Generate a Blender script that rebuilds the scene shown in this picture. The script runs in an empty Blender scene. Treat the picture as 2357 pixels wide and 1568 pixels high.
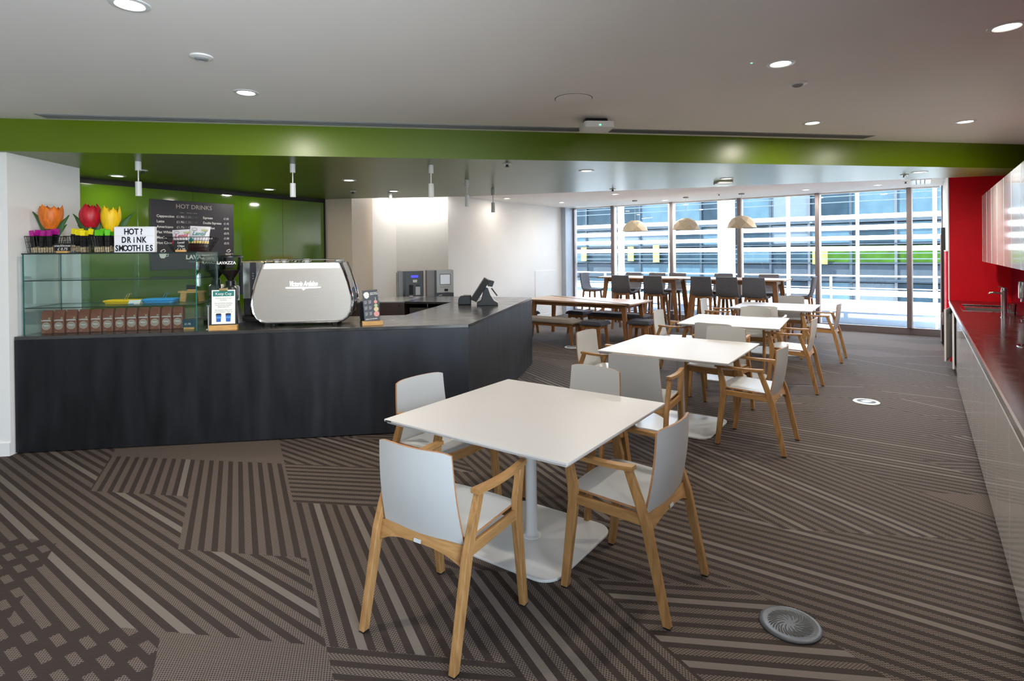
import bpy, bmesh, math, random
from mathutils import Vector, Matrix
random.seed(7)
S = bpy.context.scene
COL = S.collection
PI = math.pi
TH = 0.627539                      # the room runs this far to the right of the view direction
CT, SN = math.cos(TH), math.sin(TH)
EYE = 1.68
# world frame: x across the room (towards the kitchen wall), y along it (towards the windows), z up, metres
def cw(X, Y):                      # plan position given right of / ahead of the viewpoint -> world x, y
    return (X*CT - Y*SN, X*SN + Y*CT)

# ---------------------------------------------------------------- camera
cam_d = bpy.data.cameras.new('camera'); cam = bpy.data.objects.new('camera', cam_d); COL.objects.link(cam)
cam_d.sensor_width = 36.0; cam_d.lens = 19.777; cam_d.shift_y = -0.0838; cam_d.clip_end = 300
_pitch, _roll = 0.00505, -0.01032
_c, _s = math.cos(_pitch), math.sin(_pitch); _cr, _sr = math.cos(_roll), math.sin(_roll)
_Rx = Matrix(((1,0,0),(0,_c,-_s),(0,_s,_c))); _Rz = Matrix(((_cr,-_sr,0),(_sr,_cr,0),(0,0,1)))
_R = _Rz @ _Rx @ Matrix(((1,0,0),(0,0,-1),(0,1,0)))
_ax = Matrix((_R[0], -_R[1], -_R[2])).transposed()
cam.matrix_world = Matrix.Translation((0,0,EYE)) @ (Matrix.Rotation(TH,3,'Z') @ _ax).to_4x4()
S.camera = cam

# ---------------------------------------------------------------- light and exposure
S.view_settings.view_transform = 'Standard'; S.view_settings.look = 'None'
S.view_settings.gamma = 1.0; S.view_settings.use_curve_mapping = False
S.view_settings.exposure = 0.26
S.cycles.max_bounces = 8; S.cycles.diffuse_bounces = 5; S.cycles.glossy_bounces = 4
S.cycles.transparent_max_bounces = 24; S.cycles.transmission_bounces = 6
S.cycles.sample_clamp_indirect = 5.0; S.cycles.caustics_reflective = False; S.cycles.caustics_refractive = False
W = bpy.data.worlds.new('world'); S.world = W; W.use_nodes = True
_n = W.node_tree.nodes; _bg = _n['Background']
_tc = _n.new('ShaderNodeTexCoord'); _sp = _n.new('ShaderNodeSeparateXYZ'); _rp = _n.new('ShaderNodeValToRGB')
W.node_tree.links.new(_tc.outputs['Generated'], _sp.inputs[0]); W.node_tree.links.new(_sp.outputs[2], _rp.inputs[0])
_rp.color_ramp.elements[0].color = (0.93,0.96,1,1); _rp.color_ramp.elements[1].color = (0.42,0.62,1,1)
W.node_tree.links.new(_rp.outputs[0], _bg.inputs[0])
SKY, SUN, DOWN = 15.0, 60.0, 80.0
_bg.inputs[1].default_value = SKY
sun_d = bpy.data.lights.new('sun', 'SUN'); sun = bpy.data.objects.new('sun', sun_d); COL.objects.link(sun)
sun_d.energy = SUN; sun_d.angle = 0.01; sun_d.color = (1,0.96,0.9)
sun.rotation_euler = Vector((0.5,0.42,-1.0)).to_track_quat('-Z','Y').to_euler()
sun.location = (-8,-6,20)
_pd = bpy.data.lights.new('window_portal','AREA'); _po = bpy.data.objects.new('window_portal',_pd); COL.objects.link(_po)
_pd.shape='RECTANGLE'; _pd.size=8.0; _pd.size_y=2.8; _pd.cycles.is_portal=True
_po.location=(-3.6,13.6,1.42); _po.rotation_euler=(-PI/2,0,0)
_p3 = bpy.data.objects.new('side_window_portal', _pd.copy()); COL.objects.link(_p3); _p3.data.size = 3.0; _p3.data.size_y = 2.3
_p3.location = (1.3,-0.5,1.45); _p3.rotation_euler = (PI/2,0,PI/2)

# ---------------------------------------------------------------- materials
def C(r, g, b):
    f = lambda u: (u/255/12.92) if u <= 10 else ((u/255+0.055)/1.055)**2.4
    return (f(r), f(g), f(b), 1.0)
MATS = {}
def mat(name, col, rough=0.5, metal=0.0, spec=0.5, var=0.0, scale=6.0, bump=0.0, stretch=None, emit=None, es=0.0, coat=0.0, rvar=0.0, aniso=None):
    m = bpy.data.materials.new(name); m.use_nodes = True; nt = m.node_tree; N = nt.nodes; L = nt.links
    p = N['Principled BSDF']
    p.inputs['Base Color'].default_value = col; p.inputs['Roughness'].default_value = rough
    p.inputs['Metallic'].default_value = metal; p.inputs['Specular IOR Level'].default_value = spec
    if coat: p.inputs['Coat Weight'].default_value = coat; p.inputs['Coat Roughness'].default_value = 0.08
    tc = N.new('ShaderNodeTexCoord'); mp = N.new('ShaderNodeMapping'); ns = N.new('ShaderNodeTexNoise')
    L.new(tc.outputs['Object'], mp.inputs[0]); L.new(mp.outputs[0], ns.inputs['Vector'])
    if stretch: mp.inputs['Scale'].default_value = stretch
    ns.inputs['Scale'].default_value = scale; ns.inputs['Detail'].default_value = 5
    mx = N.new('ShaderNodeMix'); mx.data_type = 'RGBA'; mx.blend_type = 'MIX'
    v = max(var, 0.02)
    mx.inputs['A'].default_value = tuple(max(0, c*(1-v)) for c in col[:3])+(1,)
    mx.inputs['B'].default_value = tuple(min(1, c*(1+v)) for c in col[:3])+(1,)
    rp = N.new('ShaderNodeMapRange'); rp.inputs[1].default_value = 0.3; rp.inputs[2].default_value = 0.7
    L.new(ns.outputs['Fac'], rp.inputs[0]); L.new(rp.outputs[0], mx.inputs['Factor']); L.new(mx.outputs['Result'], p.inputs['Base Color'])
    if rvar:
        r2 = N.new('ShaderNodeMapRange'); r2.inputs[1].default_value = 0.3; r2.inputs[2].default_value = 0.7
        r2.inputs[3].default_value = rough-rvar; r2.inputs[4].default_value = rough+rvar
        L.new(ns.outputs['Fac'], r2.inputs[0]); L.new(r2.outputs[0], p.inputs['Roughness'])
    if bump:
        b = N.new('ShaderNodeBump'); b.inputs['Strength'].default_value = bump; b.inputs['Distance'].default_value = 0.004
        L.new(ns.outputs['Fac'], b.inputs['Height']); L.new(b.outputs[0], p.inputs['Normal'])
    if emit: p.inputs['Emission Color'].default_value = emit; p.inputs['Emission Strength'].default_value = es
    MATS[name] = m; return m
def glass(name, tint, refl=1.0, dark=0.0):
    m = bpy.data.materials.new(name); m.use_nodes = True; nt = m.node_tree; N = nt.nodes; L = nt.links
    N.remove(N['Principled BSDF'])
    t = N.new('ShaderNodeBsdfTransparent'); t.inputs[0].default_value = tint
    g = N.new('ShaderNodeBsdfGlossy'); g.inputs['Roughness'].default_value = 0.0; g.inputs[0].default_value = (0.95,1,1,1)
    fr = N.new('ShaderNodeFresnel'); fr.inputs[0].default_value = 1.45
    k = N.new('ShaderNodeMath'); k.operation = 'MULTIPLY'; k.inputs[1].default_value = refl
    x = N.new('ShaderNodeMixShader'); L.new(fr.outputs[0], k.inputs[0]); L.new(k.outputs[0], x.inputs[0])
    L.new(t.outputs[0], x.inputs[1]); L.new(g.outputs[0], x.inputs[2]); L.new(x.outputs[0], N['Material Output'].inputs[0])
    MATS[name] = m; return m
def wood(name, c1, c2, stretch, rough=0.45, sc=9.0):
    m = mat(name, c1, rough, 0, 0.35); nt = m.node_tree; N = nt.nodes; L = nt.links; p = N['Principled BSDF']
    ns = [n for n in N if n.type == 'TEX_NOISE'][0]; mp = [n for n in N if n.type == 'MAPPING'][0]; mx = [n for n in N if n.type == 'MIX'][0]
    mp.inputs['Scale'].default_value = stretch; ns.inputs['Scale'].default_value = sc; ns.inputs['Distortion'].default_value = 0.6
    mx.inputs['A'].default_value = c2; mx.inputs['B'].default_value = c1
    return m
mat('white_paint', C(243,242,239), 0.6, var=0.015, scale=2)
mat('ceiling_paint', C(244,240,234), 0.75, var=0.015, scale=1.2)
mat('grey_paint', C(214,208,202), 0.6)
mat('green_paint', C(90,114,4), 0.32, spec=0.5, var=0.05, scale=1.3)
mat('green_glass', C(70,102,8), 0.06, spec=0.6, var=0.03, coat=0.6)
mat('dark_gap', C(16,18,10), 0.7)
mat('red_paint', C(220,8,30), 0.6, spec=0.2, var=0.05, scale=2.5)
mat('splash_red', C(88,16,40), 0.12, spec=0.5, var=0.05)
mat('blue_grey', C(178,190,204), 0.45, var=0.03)
mat('shaded_beige', C(196,180,160), 0.55)  # pillar face lies in shade; that tone is put into this base colour
wood('oak_v', C(180,138,88), C(146,106,62), (6,6,0.7)); wood('oak_y', C(180,138,88), C(146,106,62), (6,0.7,6)); wood('oak_x', C(180,138,88), C(146,106,62), (0.7,6,6))
wood('dark_oak_v', C(168,118,72), C(132,88,50), (6,6,0.7)); wood('dark_oak_x', C(168,118,72), C(132,88,50), (0.7,6,6))
wood('table_oak', C(200,166,132), C(178,142,108), (0.6,7,6), 0.3)
wood('pale_shade', C(198,186,164), C(180,166,142), (8,8,0.8), 0.6)
mat('ply_edge', C(172,126,88), 0.5, var=0.2, scale=30, stretch=(1,1,12))
mat('laminate', C(198,200,199), 0.32, spec=0.45, var=0.012, scale=3)
mat('table_white', C(206,204,202), 0.36, spec=0.4, var=0.01, scale=2)
mat('table_edge', C(196,194,194), 0.4)
mat('white_metal', C(224,226,225), 0.28, spec=0.5, var=0.02, scale=5)
mat('bar_steel', C(62,63,67), 0.42, metal=0.9, var=0.16, scale=3.0, stretch=(3,3,0.5), rvar=0.05)
mat('bar_top', C(92,92,92), 0.2, metal=0.7, var=0.16, scale=5, rvar=0.06)
mat('brown_panel', C(60,44,38), 0.4, var=0.1)
mat('steel', C(196,194,190), 0.24, metal=1.0, var=0.05, scale=10, stretch=(1,1,8))
mat('satin_steel', C(206,200,192), 0.34, metal=0.75, var=0.03, scale=12, stretch=(0.4,1,10))
mat('chrome', C(226,228,230), 0.06, metal=1.0)
mat('black_plastic', C(20,20,23), 0.35, var=0.1)
mat('soft_black', C(28,29,34), 0.5, var=0.1)
mat('dark_grey_panel', C(72,77,84), 0.4)
mat('mid_grey', C(140,141,142), 0.4)
mat('pale_grey', C(196,202,206), 0.35)
mat('wire_black', C(14,14,14), 0.4, metal=0.3)
mat('fabric_dark', C(108,110,118), 0.9, spec=0.2, var=0.14, scale=60, bump=0.3)
mat('fabric_taupe', C(146,138,132), 0.9, spec=0.2, var=0.12, scale=60, bump=0.3)
mat('fabric_black', C(74,76,86), 0.85, spec=0.25, var=0.12, scale=60, bump=0.3)
mat('worktop', C(62,36,34), 0.16, spec=0.6, var=0.12, scale=9, rvar=0.04)
mat('cab_gloss', C(206,203,200), 0.12, spec=0.6, var=0.01, coat=0.5)
mat('cab_white', C(226,224,224), 0.1, spec=0.6, var=0.01, coat=0.6)
mat('alu', C(176,172,174), 0.38, metal=0.6, var=0.04)
mat('alu_dark', C(126,118,120), 0.4, metal=0.5, var=0.05)
mat('alu_white', C(236,236,236), 0.4)
mat('louvre_white', C(248,247,243), 0.55)
mat('terrace', C(150,158,166), 0.7, var=0.08)
mat('concrete', C(33,40,46), 0.8, spec=0.05, var=0.1)
mat('slot_black', C(6,6,7), 0.6)
mat('vent_metal', C(82,86,92), 0.45, metal=0.6, var=0.12, scale=14)
mat('vent_white', C(226,232,238), 0.4)
mat('board_black', C(44,44,52), 0.42, var=0.06)
mat('chalk_black', C(22,22,23), 0.6)
mat('print_white', C(236,236,232), 0.6)
mat('print_grey', C(150,148,148), 0.6)
mat('print_warm', C(176,166,158), 0.6)
mat('print_dim', C(96,98,104), 0.6)
mat('print_black', C(18,20,28), 0.5)
mat('teal', C(20,118,112), 0.5); mat('cup_blue', C(34,96,186), 0.45); mat('cup_sky', C(84,150,214), 0.45)
mat('pink_print', C(226,160,150), 0.6); mat('cream_print', C(226,206,160), 0.6); mat('green_print', C(190,204,150), 0.6)
mat('coffee_brown', C(136,78,58), 0.34, var=0.12, scale=14); mat('coffee_beans', C(38,24,18), 0.5, var=0.4, scale=90, bump=0.8)
mat('badge', C(168,150,136), 0.4, var=0.15, scale=40); mat('badge_ring', C(206,192,178), 0.4); mat('leaf_print', C(170,176,120), 0.5)
mat('orange_petal', C(222,116,30), 0.5, var=0.28, scale=16, stretch=(3,3,0.6)); mat('red_petal', C(186,26,44), 0.45, var=0.3, scale=14, stretch=(3,3,0.6))
mat('yellow_petal', C(240,196,10), 0.5, var=0.14, scale=14, stretch=(3,3,0.6)); mat('leaf_green', C(52,92,44), 0.5, var=0.3, scale=12, stretch=(3,3,0.5))
mat('stem_green', C(150,160,76), 0.5, var=0.15)
mat('magenta_foil', C(178,22,140), 0.3, var=0.2, scale=30); mat('yellow_foil', C(236,220,10), 0.3, var=0.15, scale=30); mat('green_foil', C(96,196,30), 0.3, var=0.15, scale=30)
mat('black_foil', C(18,16,18), 0.28, var=0.3, scale=30); mat('nut_print', C(206,186,150), 0.5, var=0.4, scale=60)
mat('foil_silver', C(206,204,210), 0.3, var=0.08, scale=10, bump=0.4); mat('chips_dark', C(58,30,26), 0.4, var=0.4, scale=30); mat('chips_gold', C(222,190,110), 0.5, var=0.4, scale=40)
mat('red_print', C(190,30,56), 0.5)
mat('yellow_plastic', C(250,206,0), 0.35); mat('blue_plastic', C(60,160,226), 0.35); mat('white_plastic', C(232,232,230), 0.35); mat('navy_card', C(26,66,80), 0.4)
mat('bamboo', C(206,158,92), 0.5, var=0.15, scale=8, stretch=(1,6,6)); mat('gold', C(206,186,130), 0.25, metal=0.9)
mat('lit_panel', C(222,224,234), 0.5, emit=(0.93,0.95,1,1), es=0.12)
mat('led', C(230,240,255), 0.5, emit=(0.72,0.86,1,1), es=3.0)
mat('led_logo', C(240,248,255), 0.5, emit=(0.85,0.95,1,1), es=2.2)
mat('cove_led', C(255,250,240), 0.5, emit=(1,0.96,0.9,1), es=75.0)
mat('screen_blue', C(10,10,190), 0.3, emit=(0.03,0.03,0.9,1), es=1.3)
mat('screen_pale', C(206,212,222), 0.15, emit=(0.75,0.8,0.88,1), es=0.25)
mat('screen_amber', C(110,90,50), 0.2)
mat('green_lamp', C(40,220,90), 0.4, emit=(0.1,1,0.4,1), es=3.0)
mat('lamp_glow', C(255,250,240), 0.5, emit=(1,0.95,0.86,1), es=7.0)
mat('facade_glass', C(38,55,64), 0.45, spec=0.08, var=0.4, scale=0.9, stretch=(1.5,1,0.5)); mat('facade_glass_dark', C(12,26,34), 0.45, spec=0.08, var=0.5, scale=1.2, stretch=(1.5,1,0.5))
mat('facade_pale', C(52,60,66), 0.7, spec=0.05, var=0.06); mat('facade_dark', C(20,26,32), 0.5); mat('facade_green', C(24,46,5), 0.7, spec=0.05, var=0.4, scale=3); mat('facade_lime', C(78,90,8), 0.5)
mat('shrub', C(60,110,40), 0.8, var=0.5, scale=12)
glass('pane_glass', (0.93,0.97,0.99,1), 0.8); glass('case_glass', (0.93,0.972,0.962,1), 0.45); glass('clear', (0.93,0.95,0.95,1), 1.0)
mat('glass_edge', C(14,104,100), 0.15, spec=0.6, emit=(0.0,0.25,0.22,1), es=0.0)
mat('glass_edge_dark', C(8,34,32), 0.15, spec=0.6)

def carpet():
    m = bpy.data.materials.new('carpet'); m.use_nodes = True; nt = m.node_tree; N = nt.nodes; L = nt.links; p = N['Principled BSDF']
    def put(x, sock):
        if isinstance(x, (int, float)): sock.default_value = x
        else: L.new(x, sock)
    def M(op, a, b=None, c=None):
        n = N.new('ShaderNodeMath'); n.operation = op; put(a, n.inputs[0])
        if b is not None: put(b, n.inputs[1])
        if c is not None: put(c, n.inputs[2])
        return n.outputs[0]
    tc = N.new('ShaderNodeTexCoord'); sp = N.new('ShaderNodeSeparateXYZ'); L.new(tc.outputs['Object'], sp.inputs[0]); x, y = sp.outputs[0], sp.outputs[1]
    at = N.new('ShaderNodeAttribute'); at.attribute_name = 'ang'; ang = at.outputs['Fac']
    ak = N.new('ShaderNodeAttribute'); ak.attribute_name = 'kind'; kind = ak.outputs['Fac']
    asd = N.new('ShaderNodeAttribute'); asd.attribute_name = 'seed'; seed = asd.outputs['Fac']
    s = M('SUBTRACT', M('MULTIPLY', y, M('COSINE', ang)), M('MULTIPLY', x, M('SINE', ang)))
    r = M('ADD', M('MULTIPLY', x, M('COSINE', ang)), M('MULTIPLY', y, M('SINE', ang)))
    per = 0.07
    q = M('DIVIDE', M('ADD', s, 0.0111), per); idx = M('FLOOR', q); fr = M('FRACT', q)
    stripe = M('GREATER_THAN', fr, 0.46)
    wn = N.new('ShaderNodeTexWhiteNoise'); wn.noise_dimensions = '2D'; cb = N.new('ShaderNodeCombineXYZ'); L.new(idx, cb.inputs[0]); L.new(seed, cb.inputs[1]); L.new(cb.outputs[0], wn.inputs['Vector'])
    is0 = M('COMPARE', ang, 0.0, 0.05); im = M('FLOORED_MODULO', idx, 30.0)
    s0 = M('MAXIMUM', M('MAXIMUM', M('COMPARE', im, 14.0, 0.4), M('COMPARE', im, 16.0, 0.4)), M('COMPARE', im, 22.0, 0.4))
    sr = M('GREATER_THAN', wn.outputs['Value'], 0.91)
    solid = M('ADD', M('MULTIPLY', is0, s0), M('MULTIPLY', M('SUBTRACT', 1.0, is0), sr))
    # woven dots inside a stripe
    wv = M('MULTIPLY', M('SINE', M('MULTIPLY', r, 2*PI/0.017)), M('SINE', M('MULTIPLY', s, 2*PI/0.0142)))
    dots = M('GREATER_THAN', wv, -0.12)
    # short dashes for kind 2
    dash = M('GREATER_THAN', M('FRACT', M('ADD', M('DIVIDE', r, 0.2), M('MULTIPLY', idx, 0.37))), 0.48)
    is2 = M('GREATER_THAN', kind, 1.5); is1 = M('MULTIPLY', M('GREATER_THAN', kind, 0.5), M('LESS_THAN', kind, 1.5))
    gate = M('MAXIMUM', dash, M('SUBTRACT', 1.0, is2))
    st = M('MULTIPLY', M('MAXIMUM', stripe, is1), gate)
    light = M('MULTIPLY', st, dots)
    sol = M('MULTIPLY', M('MULTIPLY', stripe, solid), M('LESS_THAN', kind, 0.5))
    # fine ribs of the weave, always along one direction
    ribs = M('MULTIPLY_ADD', M('SINE', M('MULTIPLY', M('ADD', M('MULTIPLY', x, 0.6), M('MULTIPLY', y, -0.8)), 2*PI/0.008)), 0.5, 0.5)
    nz = N.new('ShaderNodeTexNoise'); nz.inputs['Scale'].default_value = 260; L.new(tc.outputs['Object'], nz.inputs['Vector'])
    def mix(f, a, b):
        n = N.new('ShaderNodeMix'); n.data_type = 'RGBA'; put(f, n.inputs['Factor'])
        for k, v in (('A', a), ('B', b)):
            if isinstance(v, tuple): n.inputs[k].default_value = v
            else: L.new(v, n.inputs[k])
        return n.outputs['Result']
    base = mix(ribs, C(46,38,34), C(62,52,47)); lt = mix(nz.outputs['Fac'], C(94,83,76), C(128,115,105)); so = mix(nz.outputs['Fac'], C(102,94,87), C(126,117,109))
    col = mix(M('MULTIPLY', light, 0.9), base, lt); col = mix(M('MULTIPLY', sol, 0.9), col, so)
    L.new(col, p.inputs['Base Color']); p.inputs['Roughness'].default_value = 0.85; p.inputs['Specular IOR Level'].default_value = 0.25
    b = N.new('ShaderNodeBump'); b.inputs['Strength'].default_value = 0.35; b.inputs['Distance'].default_value = 0.002
    L.new(M('ADD', light, M('MULTIPLY', ribs, 0.5)), b.inputs['Height']); L.new(b.outputs[0], p.inputs['Normal'])
    MATS['carpet'] = m
carpet()

# ---------------------------------------------------------------- mesh helpers
class MB:
    def __init__(s): s.v = []; s.f = []; s.mi = []; s.M = None; s.bv = []
    def add(s, vs, fs, mi=0):
        o = len(s.v)
        for v in vs:
            v = Vector(v); s.v.append(s.M @ v if s.M else v)
        for f in fs: s.f.append([o+i for i in f]); s.mi.append(mi)
        return s
    def box(s, x0, x1, y0, y1, z0, z1, mi=0):
        return s.add([(x0,y0,z0),(x1,y0,z0),(x1,y1,z0),(x0,y1,z0),(x0,y0,z1),(x1,y0,z1),(x1,y1,z1),(x0,y1,z1)],
                     [(0,3,2,1),(4,5,6,7),(0,1,5,4),(1,2,6,5),(2,3,7,6),(3,0,4,7)], mi)
    def prism(s, poly, z0, z1, mi=0, axis='z'):
        n = len(poly)
        def P(u, v, w): return {'z':(u,v,w),'y':(u,w,v),'x':(w,u,v)}[axis]
        vs = [P(u,v,z0) for u,v in poly]+[P(u,v,z1) for u,v in poly]
        fs = [list(range(n))[::-1], list(range(n,2*n))]+[(i,(i+1)%n,n+(i+1)%n,n+i) for i in range(n)]
        return s.add(vs, fs, mi)
    def beam(s, p, q, w, h, w2=None, h2=None, up=(0,0,1), mi=0):
        p, q = Vector(p), Vector(q); d = (q-p).normalized(); a = d.cross(Vector(up))
        if a.length < 1e-4: a = d.cross(Vector((0,1,0)))
        a.normalize(); b = a.cross(d); w2 = w if w2 is None else w2; h2 = h if h2 is None else h2
        vs = []
        for c, ww, hh in ((p,w,h),(q,w2,h2)):
            for i, j in ((-1,-1),(1,-1),(1,1),(-1,1)): vs.append(c+a*(i*ww/2)+b*(j*hh/2))
        return s.add(vs, [(0,1,2,3),(7,6,5,4),(0,4,5,1),(1,5,6,2),(2,6,7,3),(3,7,4,0)], mi)
    def tube(s, pts, r, n=8, closed=False, mi=0):
        pts = [Vector(p) for p in pts]; m = len(pts); rs = r if isinstance(r, (list,tuple)) else [r]*m
        vs = []; prev = None
        for i, p in enumerate(pts):
            a = pts[(i-1)%m] if (i or closed) else p; b = pts[(i+1)%m] if (i < m-1 or closed) else p
            d = (b-a).normalized()
            if prev is None:
                u = d.cross(Vector((0,0,1)))
                if u.length < 1e-3: u = d.cross(Vector((1,0,0)))
            else: u = prev - d*prev.dot(d)
            u.normalize(); prev = u; w = d.cross(u)
            for k in range(n):
                t = 2*PI*k/n; vs.append(p+(u*math.cos(t)+w*math.sin(t))*rs[i])
        fs = []
        for i in range(m if closed else m-1):
            j = (i+1)%m
            for k in range(n): fs.append((i*n+k, i*n+(k+1)%n, j*n+(k+1)%n, j*n+k))
        if not closed: fs += [list(range(n))[::-1], list(range((m-1)*n, m*n))]
        return s.add(vs, fs, mi)
    def lathe(s, prof, n=24, c=(0,0,0), mi=0, cap=True):
        vs = []; fs = []; m = len(prof)
        for r, z in prof:
            for k in range(n): vs.append((c[0]+r*math.cos(2*PI*k/n), c[1]+r*math.sin(2*PI*k/n), c[2]+z))
        for i in range(m-1):
            for k in range(n): fs.append((i*n+k, i*n+(k+1)%n, (i+1)*n+(k+1)%n, (i+1)*n+k))
        if cap: fs += [list(range(n))[::-1], list(range((m-1)*n, m*n))]
        return s.add(vs, fs, mi)
    def sheet(s, fn, nu, nv, th, mi=0, rim=1):
        P = [[Vector(fn(i/nu, j/nv)) for j in range(nv+1)] for i in range(nu+1)]
        def nrm(i, j):
            a = P[min(i+1,nu)][j]-P[max(i-1,0)][j]; b = P[i][min(j+1,nv)]-P[i][max(j-1,0)]
            return a.cross(b).normalized()
        top = []; bot = []
        for i in range(nu+1):
            for j in range(nv+1):
                n = nrm(i, j); top.append(P[i][j]+n*th/2); bot.append(P[i][j]-n*th/2)
        K = (nu+1)*(nv+1); id = lambda i, j: i*(nv+1)+j
        f1 = []; f2 = []
        for i in range(nu):
            for j in range(nv):
                q = (id(i,j), id(i+1,j), id(i+1,j+1), id(i,j+1)); f1.append(q); f1.append(tuple(K+x for x in q[::-1]))
        for j in range(nv):
            f2 += [(id(0,j),id(0,j+1),K+id(0,j+1),K+id(0,j)), (id(nu,j+1),id(nu,j),K+id(nu,j),K+id(nu,j+1))]
        for i in range(nu):
            f2 += [(id(i+1,0),id(i,0),K+id(i,0),K+id(i+1,0)), (id(i,nv),id(i+1,nv),K+id(i+1,nv),K+id(i,nv))]
        o = len(s.v); s.add(top+bot, f1, mi)
        for f in f2: s.f.append([o+i for i in f]); s.mi.append(rim)
        return s
    def mesh(s, name, mats, smooth=False, bevel=0, seg=2):
        me = bpy.data.meshes.new(name); me.from_pydata([tuple(v) for v in s.v], [], s.f)
        for m in (mats if isinstance(mats, (list,tuple)) else [mats]): me.materials.append(MATS[m])
        for p, i in zip(me.polygons, s.mi): p.material_index = min(i, len(me.materials)-1)
        if bevel:
            bm = bmesh.new(); bm.from_mesh(me)
            es = [e for e in bm.edges if len(e.link_faces) == 2 and e.calc_face_angle(0) > 0.5]
            bmesh.ops.bevel(bm, geom=es, offset=bevel, segments=seg, profile=0.5, affect='EDGES', clamp_overlap=True)
            bm.to_mesh(me); bm.free()
        if smooth:
            me.polygons.foreach_set('use_smooth', [True]*len(me.polygons)); me.set_sharp_from_angle(angle=0.65)
        me.update(); return me
    def build(s, name, mats, parent=None, loc=None, rot=None, **k):
        return place(name, s.mesh(name, mats, **k), parent, loc, rot)
def place(name, me, parent=None, loc=None, rot=None):
    o = bpy.data.objects.new(name, me); COL.objects.link(o)
    if parent is not None: o.parent = parent
    if loc is not None: o.location = loc
    if rot is not None: o.rotation_euler = rot
    return o
def tag(o, label, cat, group=None):
    o['label'] = label; o['category'] = cat
    if group: o['group'] = group
    return o
def thing(name, label, cat, loc=(0,0,0), rz=0.0, group=None):
    o = bpy.data.objects.new(name, None); COL.objects.link(o); o.empty_display_size = 0.1
    o.location = loc; o.rotation_euler = (0,0,rz); return tag(o, label, cat, group)
def struct(o): o['kind'] = 'structure'; return o
def copy_tree(o, parent=None):
    c = o.copy(); COL.objects.link(c); c.parent = parent
    for ch in list(o.children): copy_tree(ch, c)
    return c
def box(name, m, x0, x1, y0, y1, z0, z1, parent=None, bevel=0, loc=None, rot=None):
    return MB().box(x0,x1,y0,y1,z0,z1).build(name, m, parent, loc, rot, bevel=bevel)
TXT = {}
def text(body, size, m, parent, loc, rot=(PI/2,0,0), align='LEFT', shear=0.0, ext=0.0006, sx=1.0, bold=0.0, name='lettering'):
    key = (body, size, m, align, shear, sx, bold)
    if key not in TXT:
        cu = bpy.data.curves.new('txt', 'FONT'); cu.body = body; cu.size = size; cu.align_x = align; cu.shear = shear
        cu.extrude = ext; cu.offset = bold; cu.resolution_u = 3
        ob = bpy.data.objects.new('txt', cu); COL.objects.link(ob)
        bpy.context.view_layer.update()
        me = bpy.data.meshes.new_from_object(ob.evaluated_get(bpy.context.evaluated_depsgraph_get()))
        if sx != 1.0:
            for v in me.vertices: v.co.x *= sx
        me.materials.clear(); me.materials.append(MATS[m]); me.name = 'lettering'
        bpy.data.objects.remove(ob); bpy.data.curves.remove(cu); TXT[key] = me
    return place(name, TXT[key], parent, loc, rot)
def arc(cx, cy, r, a0, a1, n): return [(cx+r*math.cos(a0+(a1-a0)*i/n), cy+r*math.sin(a0+(a1-a0)*i/n)) for i in range(n+1)]
def rrect(x0, x1, y0, y1, r, n=5):
    return arc(x1-r,y0+r,r,-PI/2,0,n)+arc(x1-r,y1-r,r,0,PI/2,n)+arc(x0+r,y1-r,r,PI/2,PI,n)+arc(x0+r,y0+r,r,PI,1.5*PI,n)
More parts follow.
